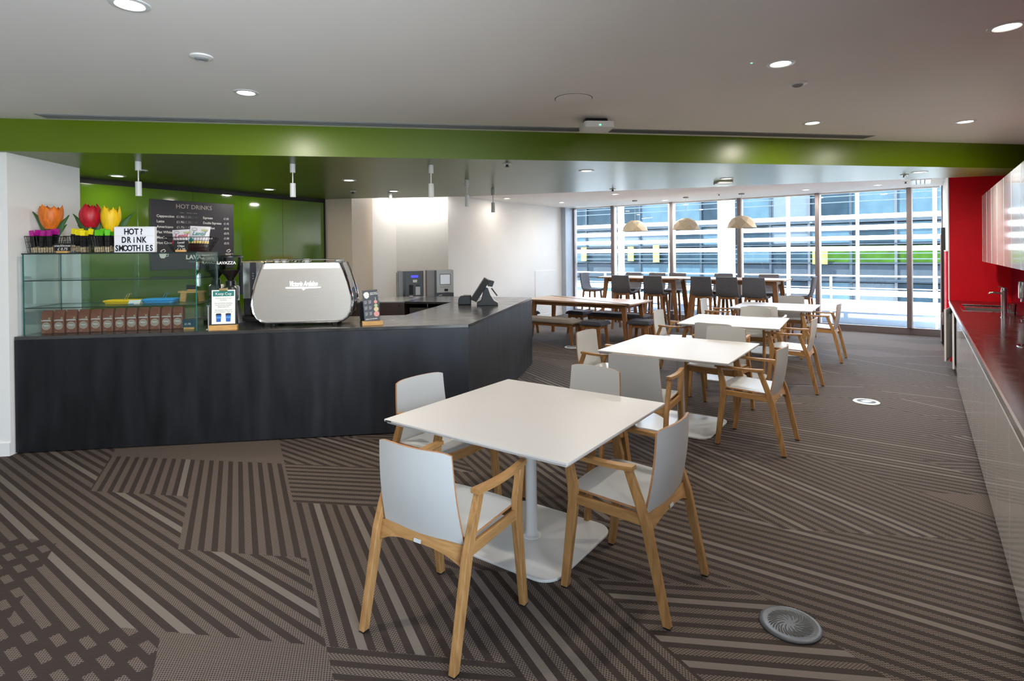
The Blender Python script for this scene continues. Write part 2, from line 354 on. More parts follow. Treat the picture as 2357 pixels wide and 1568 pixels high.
# ---------------------------------------------------------------- the shell of the room
HC, HS = 2.84, 2.566          # white ceiling, lowered green ceiling
YW = 13.35                    # window line
XK = 1.034                    # kitchen back wall
XC = 0.338                    # front of the kitchen units
def build_floor():
    a28 = math.radians(28); l = 0.78
    ep = Vector((math.cos(a28), math.sin(a28)))*l; em = Vector((math.cos(a28), -math.sin(a28)))*l
    hints = []
    def H(x0, x1, y0, y1, a, k=0): hints.append((x0,x1,y0,y1,math.radians(a),k))
    H(-6.6,-2.2,0.80,1.80,0); H(-4.5,-1.2,0.1,0.8,0,2); H(-7,-5.7,0.2,0.95,28,2)
    H(-5.4,-4.1,1.8,2.45,-28); H(-4.1,-3.6,1.75,2.2,0,1); H(-4.0,-3.1,2.2,2.75,28); H(-3.7,-2.5,1.75,2.25,-28); H(-4.6,-3.1,2.7,3.5,0); H(-4.9,-4.0,2.4,2.8,28,1)
    H(-2.2,-0.9,1.6,2.4,-28); H(-1.0,0.0,2.1,2.85,28); H(-1.5,0.5,2.85,3.85,0); H(-1.9,0.2,3.9,4.95,-28); H(-1.0,0.6,4.0,4.5,0,1); H(-3.0,-1.4,2.6,3.8,-28)
    H(-4.8,-2.5,5.2,6.9,-28); H(-5.6,-3.6,7.7,8.35,0); H(-6.2,-4.4,8.35,9.2,-28); H(-1.2,0.5,5.0,6.2,0); H(-1.2,0.5,6.2,7.2,0); H(-2.6,-1.0,4.9,6.5,0); H(-2.6,-.6,6.5,8.5,28)
    rnd = random.Random(11); verts = []; faces = []; at = []
    for i in range(-16, 26):
        for j in range(-26, 18):
            c = ep*i + em*j
            if not (-10.5 < c.x < 3.0 and -6 < c.y < 15): continue
            o = len(verts); verts += [(*(c-ep/2-em/2),0), (*(c+ep/2-em/2),0), (*(c+ep/2+em/2),0), (*(c-ep/2+em/2),0)]
            faces.append((o,o+3,o+2,o+1)); ang = math.radians(rnd.choice((0,0,28,-28))); k = rnd.choice((0,0,0,0,1))
            for x0,x1,y0,y1,a,kk in hints:
                if x0 <= c.x <= x1 and y0 <= c.y <= y1: ang, k = a, kk; break
            at.append((ang, k, {0:3,1:8,-1:5}[round(ang/a28)]))
    me = bpy.data.meshes.new('floor'); me.from_pydata(verts, [], faces)
    for n, q in (('ang',0),('kind',1),('seed',2)):
        A = me.attributes.new(n, 'FLOAT', 'FACE')
        for e, t in zip(A.data, at): e.value = t[q]
    bm = bmesh.new(); bm.from_mesh(me)
    for co, no in (((0,YW+0.05,0),(0,1,0)), ((0,-4.1,0),(0,-1,0)), ((XK+0.1,0,0),(1,0,0)), ((-8.6,0,0),(-1,0,0))):
        bmesh.ops.bisect_plane(bm, geom=bm.verts[:]+bm.edges[:]+bm.faces[:], plane_co=co, plane_no=no, clear_outer=True)
    bmesh.ops.recalc_face_normals(bm, faces=bm.faces[:])
    if sum(f.normal.z for f in bm.faces) < 0: bmesh.ops.reverse_faces(bm, faces=bm.faces[:])
    bm.to_mesh(me); bm.free(); me.materials.append(MATS['carpet'])
    return struct(place('floor', me))
build_floor()
struct(box('ceiling', 'ceiling_paint', -8.6, XK+0.15, -4.15, YW+0.1, HC, HC+0.1))
slab = [cw(-6.3,4.36), cw(6.0,6.42), (XK+0.02, cw(6.32,6.94)[1]), cw(-0.65,8.90), cw(-2.57,9.06), cw(-3.3,9.3), cw(-6.3,9.3)]
o = struct(MB().prism(slab, HS, HC-0.001).build('ceiling_lowered', 'green_paint')); o['label'] = 'lowered green ceiling over the bar'
# walls
P = [cw(-4.255,4.75), cw(-4.33,5.65), cw(-6.4,5.75), cw(-6.4,4.46)]
struct(MB().prism(P, 0, HS-0.001).build('wall_left', 'white_paint'))
def off(p, q, d):            # strip of thickness d in front of the line p-q
    u = Vector((q[0]-p[0], q[1]-p[1])).normalized(); n = Vector((u.y,-u.x))*d
    return [p, q, (q[0]+n.x, q[1]+n.y), (p[0]+n.x, p[1]+n.y)]
struct(MB().prism(off(cw(-6.4,4.46), cw(-4.255,4.75), 0.014), 0, 0.11).build('baseboard_left', 'white_paint'))
struct(box('wall_rear', 'white_paint', -8.6, XK+0.15, -4.15, -4.0, 0, HC))
struct(box('wall_west', 'white_paint', -8.75, -8.6, -4.15, 9, 0, HC))
struct(box('wall_right', 'splash_red', XK, XK+0.15, 1.0, YW, 0, HC)); struct(box('wall_right_sill', 'white_paint', XK, XK+0.15, -2.0, 1.0, 0, 0.3)); struct(box('wall_right_head', 'white_paint', XK, XK+0.15, -2.0, 1.0, 2.6, HC)); struct(box('wall_right_rear', 'white_paint', XK, XK+0.15, -4.15, -2.0, 0, HC))
for k in range(2):
    y0 = -2.0+k*1.5; w = struct(box('window_%d' % (k+7), 'alu_dark', XK+0.03, XK+0.12, y0, y0+0.07, 0.3, 2.6)); box('pane', 'pane_glass', XK+0.07, XK+0.08, y0+0.07, y0+1.5, 0.3, 2.6, w)
struct(box('wall_far_left', 'white_paint', -7.95, -7.72, 8.45, YW+0.1, 0, HC))
struct(box('baseboard_far_left', 'white_paint', -7.72, -7.705, 8.45, 12.88, 0, 0.1))
pA = cw(-3.6,11.46); pB = (-7.72,8.45)
struct(MB().prism([pA, pB, (pB[0]-.15,pB[1]+.2), (pA[0]-.15,pA[1]+.2)], 0, HC).build('wall_back', 'white_paint'))
struct(MB().prism([cw(-3.12,9.18), cw(-2.57,9.05), cw(-2.75,11.6), cw(-3.6,11.6)], 0, HC).build('wall_pillar', 'shaded_beige'))
struct(box('wall_window_pier', 'blue_grey', -7.72, -7.585, 12.88, YW-0.02, 0, HC, bevel=0.004))
t = thing('cove_light', 'hidden linear lamp washing the white back wall from the ceiling', 'cove light', (0,0,0))
MB().prism([(pA[0]+.10,pA[1]-.36),(pB[0]+.30,pB[1]-.20),(pB[0]+.28,pB[1]-.15),(pA[0]+.10,pA[1]-.30)], HC-0.03, HC-0.012).build('profile', 'alu_white', t)
MB().prism([(pA[0]+.10,pA[1]-.35),(pB[0]+.30,pB[1]-.19),(pB[0]+.285,pB[1]-.16),(pA[0]+.10,pA[1]-.31)], HC-0.036, HC-0.03).build('diffuser', 'cove_led', t)
# white low access panel standing proud of the far left wall
o = struct(box('trim_1', 'white_paint', -7.72, -7.712, 11.6, 12.6, 0.12, 1.2, bevel=0.002))
# end wall of the kitchen, red on the side that faces the room
struct(box('wall_red', 'red_paint', XC+0.012, XK, 10.48, 10.6, 0, HC))
struct(box('trim_2', 'alu_white', XC, XC+0.012, 10.47, 10.6, 0.9, HC))
struct(box('wall_kitchen_side', 'white_paint', XC+0.012, XK, 10.6, YW, 0, HC))
# green glass cladding behind the bar
G0 = cw(-4.80,6.267); G1 = cw(-3.05,9.003); GR = math.atan2(G1[1]-G0[1], G1[0]-G0[0])
wg = struct(MB().box(-1.8,3.36,0.03,0.18,0,HS).build('wall_green', 'dark_gap', None, (G0[0],G0[1],0), (0,0,GR)))
edges = [-1.6,-0.74,0.578,1.24,1.899,2.553,3.30]
for k in range(len(edges)-1):
    box('panel', 'green_glass', edges[k]+0.0015, edges[k+1]-0.0015, 0.0, 0.028, 0.02, 2.50, wg, bevel=0.0015)
def wallg(name, m, x0,x1,y0,y1,z0,z1,parent=None, bevel=0): return box(name, m, x0,x1,y0,y1,z0,z1,parent,bevel,(G0[0],G0[1],0) if parent is None else None,(0,0,GR) if parent is None else None)
# ---------------------------------------------------------------- windows
WX = [-7.585,-6.41,-4.857,-3.292,-1.733,-0.166,XC+0.02]
for k in range(6):
    x0, x1 = WX[k], WX[k+1]
    w = struct(box('window_%d' % (k+1), 'alu_dark', x0, x1, YW-0.05, YW+0.03, 0.0, 0.13, bevel=0.004))
    if k < 5:
        m = box('mullion', 'alu_dark', x1-0.045, x1+0.03, YW-0.11, YW+0.05, 0.13, HC, w, bevel=0.004)
        box('cover_strip', 'alu_white', x1+0.03, x1+0.052, YW-0.09, YW+0.05, 0.13, HC, m)
    else: box('jamb', 'alu_dark', x1-0.03, x1, YW-0.05, YW+0.03, 0.13, HC, w)
    if k == 0: box('jamb', 'alu_dark', x0, x0+0.05, YW-0.09, YW+0.05, 0.13, HC, w)
    box('head', 'alu_white', x0, x1-0.05, YW-0.03, YW+0.03, HC-0.03, HC, w)
    box('pane', 'pane_glass', x0+(0.05 if k else 0.06), x1-0.05, YW-0.006, YW+0.006, 0.13, HC-0.03, w)
    d = MB(); n = int((x1-x0)/0.1)
    for i in range(1, n): d.box(x0+i*0.1, x0+i*0.1+0.014, YW-0.009, YW-0.0065, 1.655, 1.669)
    d.build('dots', 'mid_grey', w)['kind'] = 'stuff'
# tall red locker and black glazed screen on the kitchen side wall
t = thing('red_cabinet', 'low red cabinet against kitchen end wall beside the windows', 'cabinet', (0,0,0))
box('body', 'red_paint', XC-0.02, XC+0.011, 10.66, 11.6, 0.0, 1.62, t, bevel=0.004); box('top_edge', 'alu_white', XC-0.022, XC+0.011, 10.66, 11.6, 1.62, 1.635, t)
t = thing('wall_screen', 'tall black framed screen seen edge-on next to the windows', 'screen', (0,0,0))
box('frame', 'black_plastic', XC-0.045, XC+0.011, 12.05, 12.75, 0.03, 2.02, t, bevel=0.006); box('bracket', 'alu', XC-0.06, XC-0.045, 12.05, 12.11, 0.08, 1.9, t)

# ---------------------------------------------------------------- outside
struct(box('terrace_floor', 'terrace', -11, 4, YW+0.1, 14.75, -0.12, -0.02))
t = thing('terrace_upstand', 'pale blue upstand with white ledge along the terrace edge', 'parapet')
box('upstand', 'terrace', -11, 4, 14.62, 14.72, -0.02, 0.26, t); box('ledge', 'louvre_white', -11, 4, 14.6, 15.7, 0.26, 0.30, t, bevel=0.004); box('gutter', 'facade_dark', -11, 4, 14.5, 14.62, -0.02, -0.005, t)
t = thing('sunshade', 'white horizontal sunshade louvres on slim posts outside the windows', 'louvre screen')
for z0, z1 in ((2.352,2.452),(2.098,2.205),(1.868,1.965),(1.618,1.725),(0.60,0.72),(0.362,0.492)):
    for x0, x1 in ((-11,-7.06),(-7.055,-5.57),(-5.565,-4.12),(-3.66,-2.62),(-2.615,-1.17),(-1.165,0.26),(0.265,4)):
        box('louvre', 'louvre_white', x0, x1, 15.0, 15.12, z0, z1, t, bevel=0.006)
for x0, x1 in ((-7.14,-6.99),(-5.63,-5.505),(-2.655,-2.585),(-1.197,-1.135),(0.225,0.295)):
    box('post', 'louvre_white', x0, x1, 15.13, 15.24, 0.30, 4.5, t)
t = thing('outdoor_column', 'broad white column standing outside between the windows', 'column')
MB().prism(rrect(-4.04,-3.70,14.2,14.54,0.03), -0.02, 5).build('shaft', 'louvre_white', t, smooth=True)
box('cladding_joint', 'pale_grey', -4.041, -3.699, 14.199, 14.541, 1.5, 1.506, t); box('base_plate', 'pale_grey', -4.07, -3.67, 14.17, 14.57, -0.02, 0.02, t)
t = thing('balcony_railing', 'slim metal railing along the terrace outside the windows', 'railing')
box('handrail', 'alu_white', -11, 4, 14.37, 14.42, 1.06, 1.09, t, bevel=0.008)
box('mid_rail', 'alu', -11, 4, 14.38, 14.41, 0.80, 0.82, t)
for x in (-9.2,-7.2,-5.35,-3.5,-1.62,0.27,2.1): box('post', 'alu_white', x-0.02, x+0.02, 14.38, 14.42, -0.02, 1.06, t)
# building across the street
YB = 22.0
t = thing('office_building', 'glass fronted office building across the street', 'building', (0,0,0))
box('core', 'concrete', -26, 14, YB+0.6, YB+9, -6, 4.3, t)
rb = random.Random(5)
def mesh_once(m, w, h): return MB().box(-w/2+0.03,w/2-0.03,0,0.04,0.03,h-0.03).mesh('pane', m)
floors = [(-5.6,0.55,0),(0.62,1.16,1),(1.18,1.80,2),(1.84,2.55,0),(2.6,4.2,0)]
for z0, z1, kd in floors:
    A = [mesh_once(m, 1.25, z1-z0) for m in (('facade_glass','facade_glass_dark','facade_pale','facade_glass') if kd == 0 else ('concrete','facade_glass','concrete','concrete') if kd == 1 else ('facade_glass_dark','facade_glass','facade_green','facade_glass_dark'))]
    for i in range(24):
        x = -22.5+i*1.25; k = rb.randrange(4)
        if kd == 2 and x < -5: k = 0 if rb.random() < .7 else 1
        place('pane', A[k], t, (x, YB, z0))
    box('floor_band', 'concrete', -24, 10, YB-0.08, YB+0.5, z1, z1+0.05 if kd else z1+0.1, t)
for i in range(25): box('mullion', 'facade_dark' if i % 2 == 0 else 'concrete', -23.13+i*1.25-0.04, -23.13+i*1.25+0.04, YB-0.06, YB, -5.6, 4.25, t)
for z in (1.32,1.5,1.68,3.2,3.4,0.75): box('walkway_rail', 'facade_pale', -24, 10, YB-0.5, YB-0.47, z, z+0.03, t)
for x, z0, z1 in ((-11.9,1.25,1.85),(-9.7,1.25,1.85),(-8.6,1.2,1.9),(-2.85,1.15,1.6)): box('lime_sign', 'facade_lime', x-0.16, x+0.1 if x < -5 else x+0.3, YB-0.2, YB-0.15, z0, z1, t)
struct(box('street', 'concrete', -30, 18, 15.7, YB+1, -6.1, -6.0))
# ---------------------------------------------------------------- ceiling fittings
def spot(parent, loc, e, size=2.2, blend=0.9, col=(1,0.90,0.78), rad=0.045, rot=(0,0,0)):
    d = bpy.data.lights.new('lamp', 'SPOT'); d.energy = e; d.spot_size = size; d.spot_blend = blend; d.color = col; d.shadow_soft_size = rad
    o = bpy.data.objects.new('lamp', d); COL.objects.link(o); o.parent = parent; o.location = loc; o.rotation_euler = rot; return o
def disc(parent, loc, e, col=(1,0.91,0.80), rad=0.06):
    d = bpy.data.lights.new('lamp', 'AREA'); d.shape = 'DISK'; d.size = rad*2; d.energy = e; d.color = col
    o = bpy.data.objects.new('lamp', d); COL.objects.link(o); o.parent = parent; o.location = loc; return o
_ring = MB().lathe([(0.052,0.004),(0.062,-0.006),(0.082,-0.004),(0.086,0.0),(0.086,0.004)], 28, cap=False).mesh('trim_ring', 'white_metal', smooth=True)
_disc = MB().lathe([(0.0005,0.0),(0.055,0.0)], 24, cap=False).mesh('diffuser', 'lamp_glow')
def downlight(x, y, z, label, e, size=2.2, sc=1.0):
    t = thing('downlight', label, 'ceiling light', (x,y,z), 0, 'recessed downlights'); t.scale = (sc,sc,sc)
    place('trim_ring', _ring, t); place('diffuser', _disc, t, (0,0,-0.001))
    if e: disc(t, (0,0,-0.012), e)
    return t
UP = [((-1.75,2.60),'round recessed downlight at the top left corner of the white ceiling'),
      ((-1.89,4.03),'round recessed downlight in white ceiling above the bar front'),
      ((1.69,3.52),'bright recessed downlight in white ceiling beside a tiny green lamp'),
      ((2.62,2.97),'recessed downlight in white ceiling at the top right corner'),
      ((4.20,5.20),'small recessed downlight in white ceiling near the wall cabinets'),
      ((2.78,5.19),'small recessed downlight in white ceiling right of the slot grille')]
for (X,Y), lb in UP: downlight(*cw(X,Y), HC, lb, DOWN*(0.30 if X < 0 else 0.18))
SL = [((-4.36,6.23),'downlight in green ceiling nearest the white partition'),((-3.30,7.67),'downlight in green ceiling above the menu board'),
      ((-1.96,6.80),'downlight in green ceiling above the espresso machine'),((-1.68,8.04),'downlight in green ceiling near the white back wall'),
      ((0.83,6.20),'downlight in lowered ceiling above the middle of the room'),((2.68,7.01),'downlight at the far edge of the lowered ceiling'),
      ((4.78,6.59),'downlight in lowered ceiling close to the red wall')]
for (X,Y), lb in SL: downlight(*cw(X,Y), HS, lb, DOWN*(0.5 if X > 4 else 0.16 if X > 0 else 0.09))
FL = [((-0.10,12.21),'downlight in far white ceiling beside the left wall'),((1.19,13.33),'downlight in far white ceiling near the window pier'),((2.12,11.52),'downlight in far white ceiling behind the lowered ceiling edge'),
      ((3.55,13.03),'downlight in far white ceiling between two wooden pendants'),((5.78,11.05),'downlight in far white ceiling right of the wooden pendants'),((6.74,10.35),'downlight in far white ceiling left of the air grille')]
for (X,Y), lb in FL: downlight(*cw(X,Y), HC, lb, DOWN*(0.34 if X > 2 else 0.06))
def fit(name, label, cat, X, Y, z, group=None): return thing(name, label, cat, (*cw(X,Y), z), 0, group)
_rose = MB().lathe([(0.045,0),(0.045,-0.006),(0.03,-0.01)], 20).mesh('rose', 'white_metal', smooth=True); _head = MB().lathe([(0.012,-0.01),(0.012,-0.03),(0.02,-0.032),(0.02,-0.036)], 14).mesh('head', 'black_plastic', smooth=True)
for X, Y, z, lb in ((-0.04,5.65,HS,'dark sprinkler head in lowered ceiling just behind the green bulkhead'),(1.45,8.05,HS,'dark sprinkler head at far edge of the lowered ceiling'),(4.75,6.80,HS,'dark sprinkler head beside the downlight near the red wall'),
                    (-2.25,7.99,HS,'small sprinkler head in green ceiling beside the back wall'),(-3.82,5.84,HS,'small sprinkler head in green ceiling by the leftmost tube pendant'),(4.31,11.69,HC,'tiny sprinkler head in far ceiling between wooden pendants'),(6.9,9.85,HC,'tiny sprinkler head in far ceiling left of the air grille')):
    t = fit('sprinkler', lb, 'sprinkler', X, Y, z, 'sprinkler heads'); place('rose', _rose, t); place('head', _head, t)
for X, Y, lb in ((-1.80,3.29,'round sensor with grey cap in white ceiling, left side'),(2.01,3.94,'round white smoke detector in ceiling below the bright downlight')):
    t = fit('smoke_detector', lb, 'detector', X, Y, HC, 'ceiling sensors')
    MB().lathe([(0.062,0),(0.062,-0.008),(0.045,-0.014)], 24).build('base', 'white_plastic', t, smooth=True)
    MB().lathe([(0.036,-0.012),(0.036,-0.018),(0.026,-0.024),(0.022,-0.018),(0.006,-0.018)], 20).build('sensor', 'mid_grey', t, smooth=True)
t = fit('ceiling_speaker', 'flush round white speaker cover in the white ceiling', 'speaker', 0.48, 4.28, HC)
MB().lathe([(0.138,0.0),(0.138,-0.004),(0.132,-0.005),(0.0005,-0.005)], 36, cap=False).build('cover', 'ceiling_paint', t, smooth=True); MB().lathe([(0.143,0.0),(0.143,-0.001),(0.137,-0.001)], 36, cap=False).build('shadow_gap', 'dark_gap', t)
t = fit('wifi_access_point', 'white wireless access point with black bracket on white ceiling', 'access point', 0.75, 4.93, HC); t.rotation_euler = (0,0,TH+0.1)
box('bracket', 'black_plastic', -0.1, 0.1, -0.02, 0.09, -0.05, 0, t, bevel=0.01)
MB().prism(rrect(-0.13,0.13,-0.13,0.13,0.03), -0.10, -0.05).build('body', 'white_plastic', t, smooth=True); box('status_lamp', 'green_lamp', -0.008, 0.008, -0.132, -0.128, -0.088, -0.08, t)
t = fit('status_light', 'tiny green status light in ceiling beside the bright downlight', 'indicator', 1.50, 3.50, HC); MB().lathe([(0.006,0),(0.005,-0.004)], 10).build('lens', 'green_lamp', t)
MB().lathe([(0.012,0),(0.012,-0.002)], 10).build('bezel', 'white_plastic', t)
t = fit('access_point', 'flat white wireless unit at the edge of the lowered ceiling', 'access point', 2.76, 6.98+0.35, HS); t.rotation_euler = (0,0,TH)
MB().prism(rrect(-0.1,0.1,-0.1,0.1,0.03), -0.03, 0).build('body', 'white_plastic', t, smooth=True); box('mount', 'mid_grey', -0.07, 0.07, -0.07, 0.07, -0.001, 0.004, t)
# long slot diffuser
p0, p1 = Vector(cw(-3.87,4.63)), Vector(cw(3.74,5.87)); dr = (p1-p0); ln = dr.length
t = thing('slot_diffuser', 'long narrow grey air slot in white ceiling along the green bulkhead', 'air grille', (p0.x,p0.y,HC), math.atan2(dr.y,dr.x))
box('frame', 'mid_grey', 0, ln, -0.075, 0.075, -0.004, 0.0, t)
for k in range(4): box('blade', 'mid_grey', 0.02, ln-0.02, -0.062+k*0.038, -0.056+k*0.038, -0.009, -0.004, t)
for k in range(3): box('slot', 'slot_black', 0.02, ln-0.02, -0.054+k*0.038, -0.026+k*0.038, -0.0055, -0.004, t)
t = thing('air_grille', 'white rectangular air grille in far ceiling by the kitchen wall', 'air grille', (*cw(7.2,9.9),HC), 0)
box('frame', 'white_metal', -0.14, 0.14, -0.42, 0.42, -0.008, 0, t)
for k in range(3): box('slot', 'slot_black', -0.07+k*0.06, -0.055+k*0.06, -0.4, 0.4, -0.010, -0.008, t)
# six slim tube pendants above the bar
_can = MB().lathe([(0.026,-0.085),(0.026,0.0)], 20).mesh('canopy', 'white_metal', smooth=True); _rod = MB().lathe([(0.006,-0.20),(0.006,-0.08)], 10).mesh('rod', 'white_metal', smooth=True)
_tub = MB().lathe([(0.022,-0.325),(0.027,-0.325),(0.027,-0.19),(0.022,-0.187)], 20).mesh('tube', 'white_metal', smooth=True); _len = MB().lathe([(0.0005,-0.32),(0.023,-0.32)], 16, cap=False).mesh('lens', 'lamp_glow')
TP = ['first from the left','second from the left','third from the left, over the bar corner','hanging behind the third, over the bar end','small one hanging in front of the white back wall','rightmost, over the far end of the bar']
for (X,Y), w in zip(((-3.51,5.30),(-2.15,5.54),(-0.81,5.69),(-0.54,6.87),(-1.79,8.33),(-0.26,7.95)), TP):
    t = fit('tube_pendant', 'slim white tube pendant lamp, '+w, 'pendant lamp', X, Y, HS, 'tube pendants above the bar')
    place('canopy', _can, t); place('rod', _rod, t); place('tube', _tub, t); place('lens', _len, t); spot(t, (0,0,-0.33), DOWN*0.2, 1.3, 0.6, rad=0.02)
# three faceted wooden pendants by the windows
def facet_shade():
    mb = MB(); N = 8; R = [(0.29,0.0),(0.265,0.10),(0.19,0.195),(0.085,0.245)]
    vs = []; fs = []
    for i, (r, z) in enumerate(R):
        for k in range(N):
            a = 2*PI*(k+0.5*(i % 2))/N; vs.append((r*math.cos(a), r*math.sin(a), z))
    for i in range(len(R)-1):
        for k in range(N):
            a, b = i*N+k, i*N+(k+1)%N; c, d = (i+1)*N+k, (i+1)*N+(k+1)%N
            if i % 2 == 0: fs += [(a,b,c),(b,d,c)]
            else: fs += [(a,b,d),(a,d,c)]
    fs.append(list(range((len(R)-1)*N, len(R)*N)))
    return mb.add(vs, fs)
_sh = facet_shade().mesh('shade', 'pale_shade')
for x, w in ((-5.33,'left'),(-4.14,'middle'),(-2.98,'right')):
    t = thing('wooden_pendant', 'pale wooden faceted dome pendant, %s of the three by the windows' % w, 'pendant lamp', (x,12.2,2.13), 0.2, 'faceted pendants over the high tables')
    s = place('shade', _sh, t); md = s.modifiers.new('thickness','SOLIDIFY'); md.thickness = 0.006; md.offset = -1
    MB().tube([(0,0,0.24),(0,0,HC-2.13)], 0.003, 6).build('cable', 'white_plastic', t); MB().lathe([(0.055,HC-2.13-0.025),(0.06,HC-2.13)], 18).build('ceiling_rose', 'mid_grey', t)
    MB().lathe([(0.02,0.12),(0.04,0.10),(0.03,0.05)], 12).build('bulb', 'lamp_glow', t, smooth=True)

# ---------------------------------------------------------------- the bar
BL = cw(-4.29,4.78); BR = TH+math.atan2(0.53,3.871)
def bar(s, t): c, n = math.cos(BR), math.sin(BR); return (BL[0]+s*c-t*n, BL[1]+s*n+t*c)
def bthing(name, label, cat, s, t, z=1.0, rz=0.0, group=None): return thing(name, label, cat, (*bar(s,t),z), BR+rz, group)
ZB = 1.0
b = bthing('bar_counter', 'dark steel angled coffee bar counter with polished top', 'counter', 0, 0, 0)
FL_, FR_ = (0.045,0), (3.907,0)
SE = (5.023,2.94); FE = (3.496,3.584); FI = (3.178,2.672); II = (3.816,2.425); IC = (3.272,0.95); BK = (0.125,0.93)
MB().prism([FL_,FR_,SE,FE,FI,II,IC,BK], ZB-0.03, ZB).build('worktop', 'bar_top', b, bevel=0.0015)
def inset(p, q, d, z0, z1, name, m):       # panel along p-q, thickness d towards the inside (left of the run)
    u = Vector((q[0]-p[0],q[1]-p[1])).normalized(); n = Vector((-u.y,u.x))*d
    return MB().prism([p,q,(q[0]+n.x,q[1]+n.y),(p[0]+n.x,p[1]+n.y)], z0, z1).build(name, m, b)
inset((0.045,0.0),(3.907,0.0),0.03,0.012,ZB-0.031,'front_panel','bar_steel'); inset((3.907,0.0),SE,0.03,0.012,ZB-0.031,'side_panel','bar_steel')
inset(SE,FE,0.03,0.012,ZB-0.031,'end_panel','bar_steel')
inset((3.25,0.90),(0.15,0.88),0.02,0.1,ZB-0.031,'inner_panel','steel'); inset((3.74,2.47),(3.22,1.05),0.02,0.1,ZB-0.031,'inner_panel','steel'); inset((3.24,2.72),(3.80,2.50),0.02,0.1,ZB-0.09,'inner_panel','steel')
inset((0.06,0.05),(3.8,0.05),0.02,0.0,0.012,'plinth','dark_gap'); inset((3.86,0.06),(4.95,2.88),0.02,0.0,0.012,'plinth','dark_gap')
# brown side unit closing the far end of the bar
t = bthing('bar_side_unit', 'dark brown service unit at the inner end of the bar', 'cabinet', 0, 0, 0)
MB().prism([(2.35,2.74),(3.17,2.68),(3.48,3.57),(2.6,3.65)], 0.0, 0.985).build('body', 'brown_panel', t, bevel=0.003); MB().prism([(2.34,2.73),(3.174,2.675),(3.485,3.575),(2.6,3.66)], 0.985, 1.0).build('top', 'steel', t)
MB().lathe([(0.012,0),(0.012,0.012)], 12).build('lock', 'chrome', t, (3.10,2.672,0.95), (PI/2,0,0))
# back counter under the menu board
t = thing('back_counter', 'grey back counter under the green glass wall behind the bar', 'counter', (G0[0],G0[1],0), GR)
box('body', 'dark_grey_panel', 0.25, 3.1, -0.62, -0.005, 0.0, 0.90, t); box('worktop', 'steel', 0.24, 3.12, -0.65, -0.004, 0.90, 0.94, t, bevel=0.002)
for k in range(4): box('door', 'mid_grey', 0.27+k*0.7, 0.96+k*0.7, -0.64, -0.62, 0.1, 0.88, t)
# ---------------------------------------------------------------- menu board
t = thing('menu_board', 'large black hot drinks menu board on green glass wall', 'menu board', (G0[0],G0[1],0), GR)
box('board', 'board_black', 0.707, 1.766, -0.03, -0.006, 1.50, 2.372, t, bevel=0.002)
yb = -0.0312
text('HOT DRINKS', 0.078, 'print_warm', t, (1.235,yb,2.275), align='CENTER', bold=0.0006)
for s_, w in ((1.085,'SMALL'),(1.165,'MEDIUM'),(1.245,'LARGE')): text(w, 0.018, 'print_grey', t, (s_-0.03,yb,2.215))
rows = [('Cappuccino','£1.90','£2.20','£2.40'),('Latte','£1.90','£2.20','£2.40'),('Americano','£1.75','£1.95','£2.15'),('Flat White','£1.95','',''),('Mocha','£2.10','£2.40',''),('Hot Choc','£1.95','£2.25','')]
for k, rw in enumerate(rows):
    z = 2.155-k*0.0665; text(rw[0], 0.044, 'print_white', t, (0.775,yb,z), bold=0.0007)
    for j, m in ((1,'print_white'),(2,'print_grey'),(3,'print_dim')):
        if rw[j]: text(rw[j], 0.040, m, t, (1.01+(j-1)*0.088,yb,z))
for k, (n_, pr_) in enumerate((('Espresso','£1.05'),('Double Espresso','£1.45'),('Extra Shot','£0.45'),('','£0.75'),('Guarana','£1.00'),('','£0.35'))):
    z = 2.155-k*0.0665
    if n_: text(n_, 0.044, 'print_white', t, (1.345,yb,z), bold=0.0007, sx=0.82)
    text(pr_, 0.040, 'print_white', t, (1.625,yb,z), sx=0.8)
text('LAVAZZA', 0.075, 'print_white', t, (1.12,yb,1.63), bold=0.003, sx=1.1); text('TORINO, ITALIA', 0.026, 'print_grey', t, (1.15,yb,1.585))
for s_, m in ((0.80,'print_white'),(1.64,'print_warm')):
    MB().prism([(s_,1.70),(s_+0.01,1.66),(s_+0.025,1.645),(s_+0.06,1.645),(s_+0.075,1.66),(s_+0.085,1.70)], yb, yb+0.001, axis='y').build('cup_print', m, t)
    MB().tube([(s_+0.08,yb,1.69),(s_+0.11,yb,1.695),(s_+0.105,yb,1.67),(s_+0.078,yb,1.665)], 0.004, 6).build('cup_print', m, t)
    MB().tube([(s_+0.02,yb,1.725),(s_+0.05,yb,1.715),(s_+0.075,yb,1.735),(s_+0.06,yb,1.755),(s_+0.035,yb,1.745),(s_+0.02,yb,1.735)], 0.005, 6, closed=True).build('steam_print', 'print_white', t)

# ---------------------------------------------------------------- display case
t = bthing('display_case', 'frameless glass display case with green edges on bar counter', 'display case', 0, 0, ZB)
gth = 0.008; S0, S1, T0, T1, ZT = 0.095, 1.495, 0.03, 0.53, 0.70
def pane(name, x0,x1,y0,y1,z0,z1, thin):
    mb = MB().box(x0,x1,y0,y1,z0,z1)
    ax = {'x':(3,5),'y':(2,4),'z':(0,1)}[thin]
    mb.mi = [0 if i in ax else 1 for i in range(6)]
    return mb.build(name, ['case_glass','glass_edge' if thin != 'z' else 'glass_edge_dark'], t)
pane('side_pane', S0,S0+gth,T0,T1,0.002,ZT,'x'); pane('side_pane', S1-gth,S1,T0,T1,0.002,ZT,'x'); pane('front_pane', S0+gth,S1-gth,T0,T0+gth,0.002,ZT,'y')
pane('top_pane', S0-0.004,S1+0.004,T0-0.004,T1,ZT,ZT+0.01,'z')
for z in (0.232,0.468): pane('shelf', S0+gth,S1-gth,T0+gth+0.001,T1-0.02,z,z+0.008,'z')
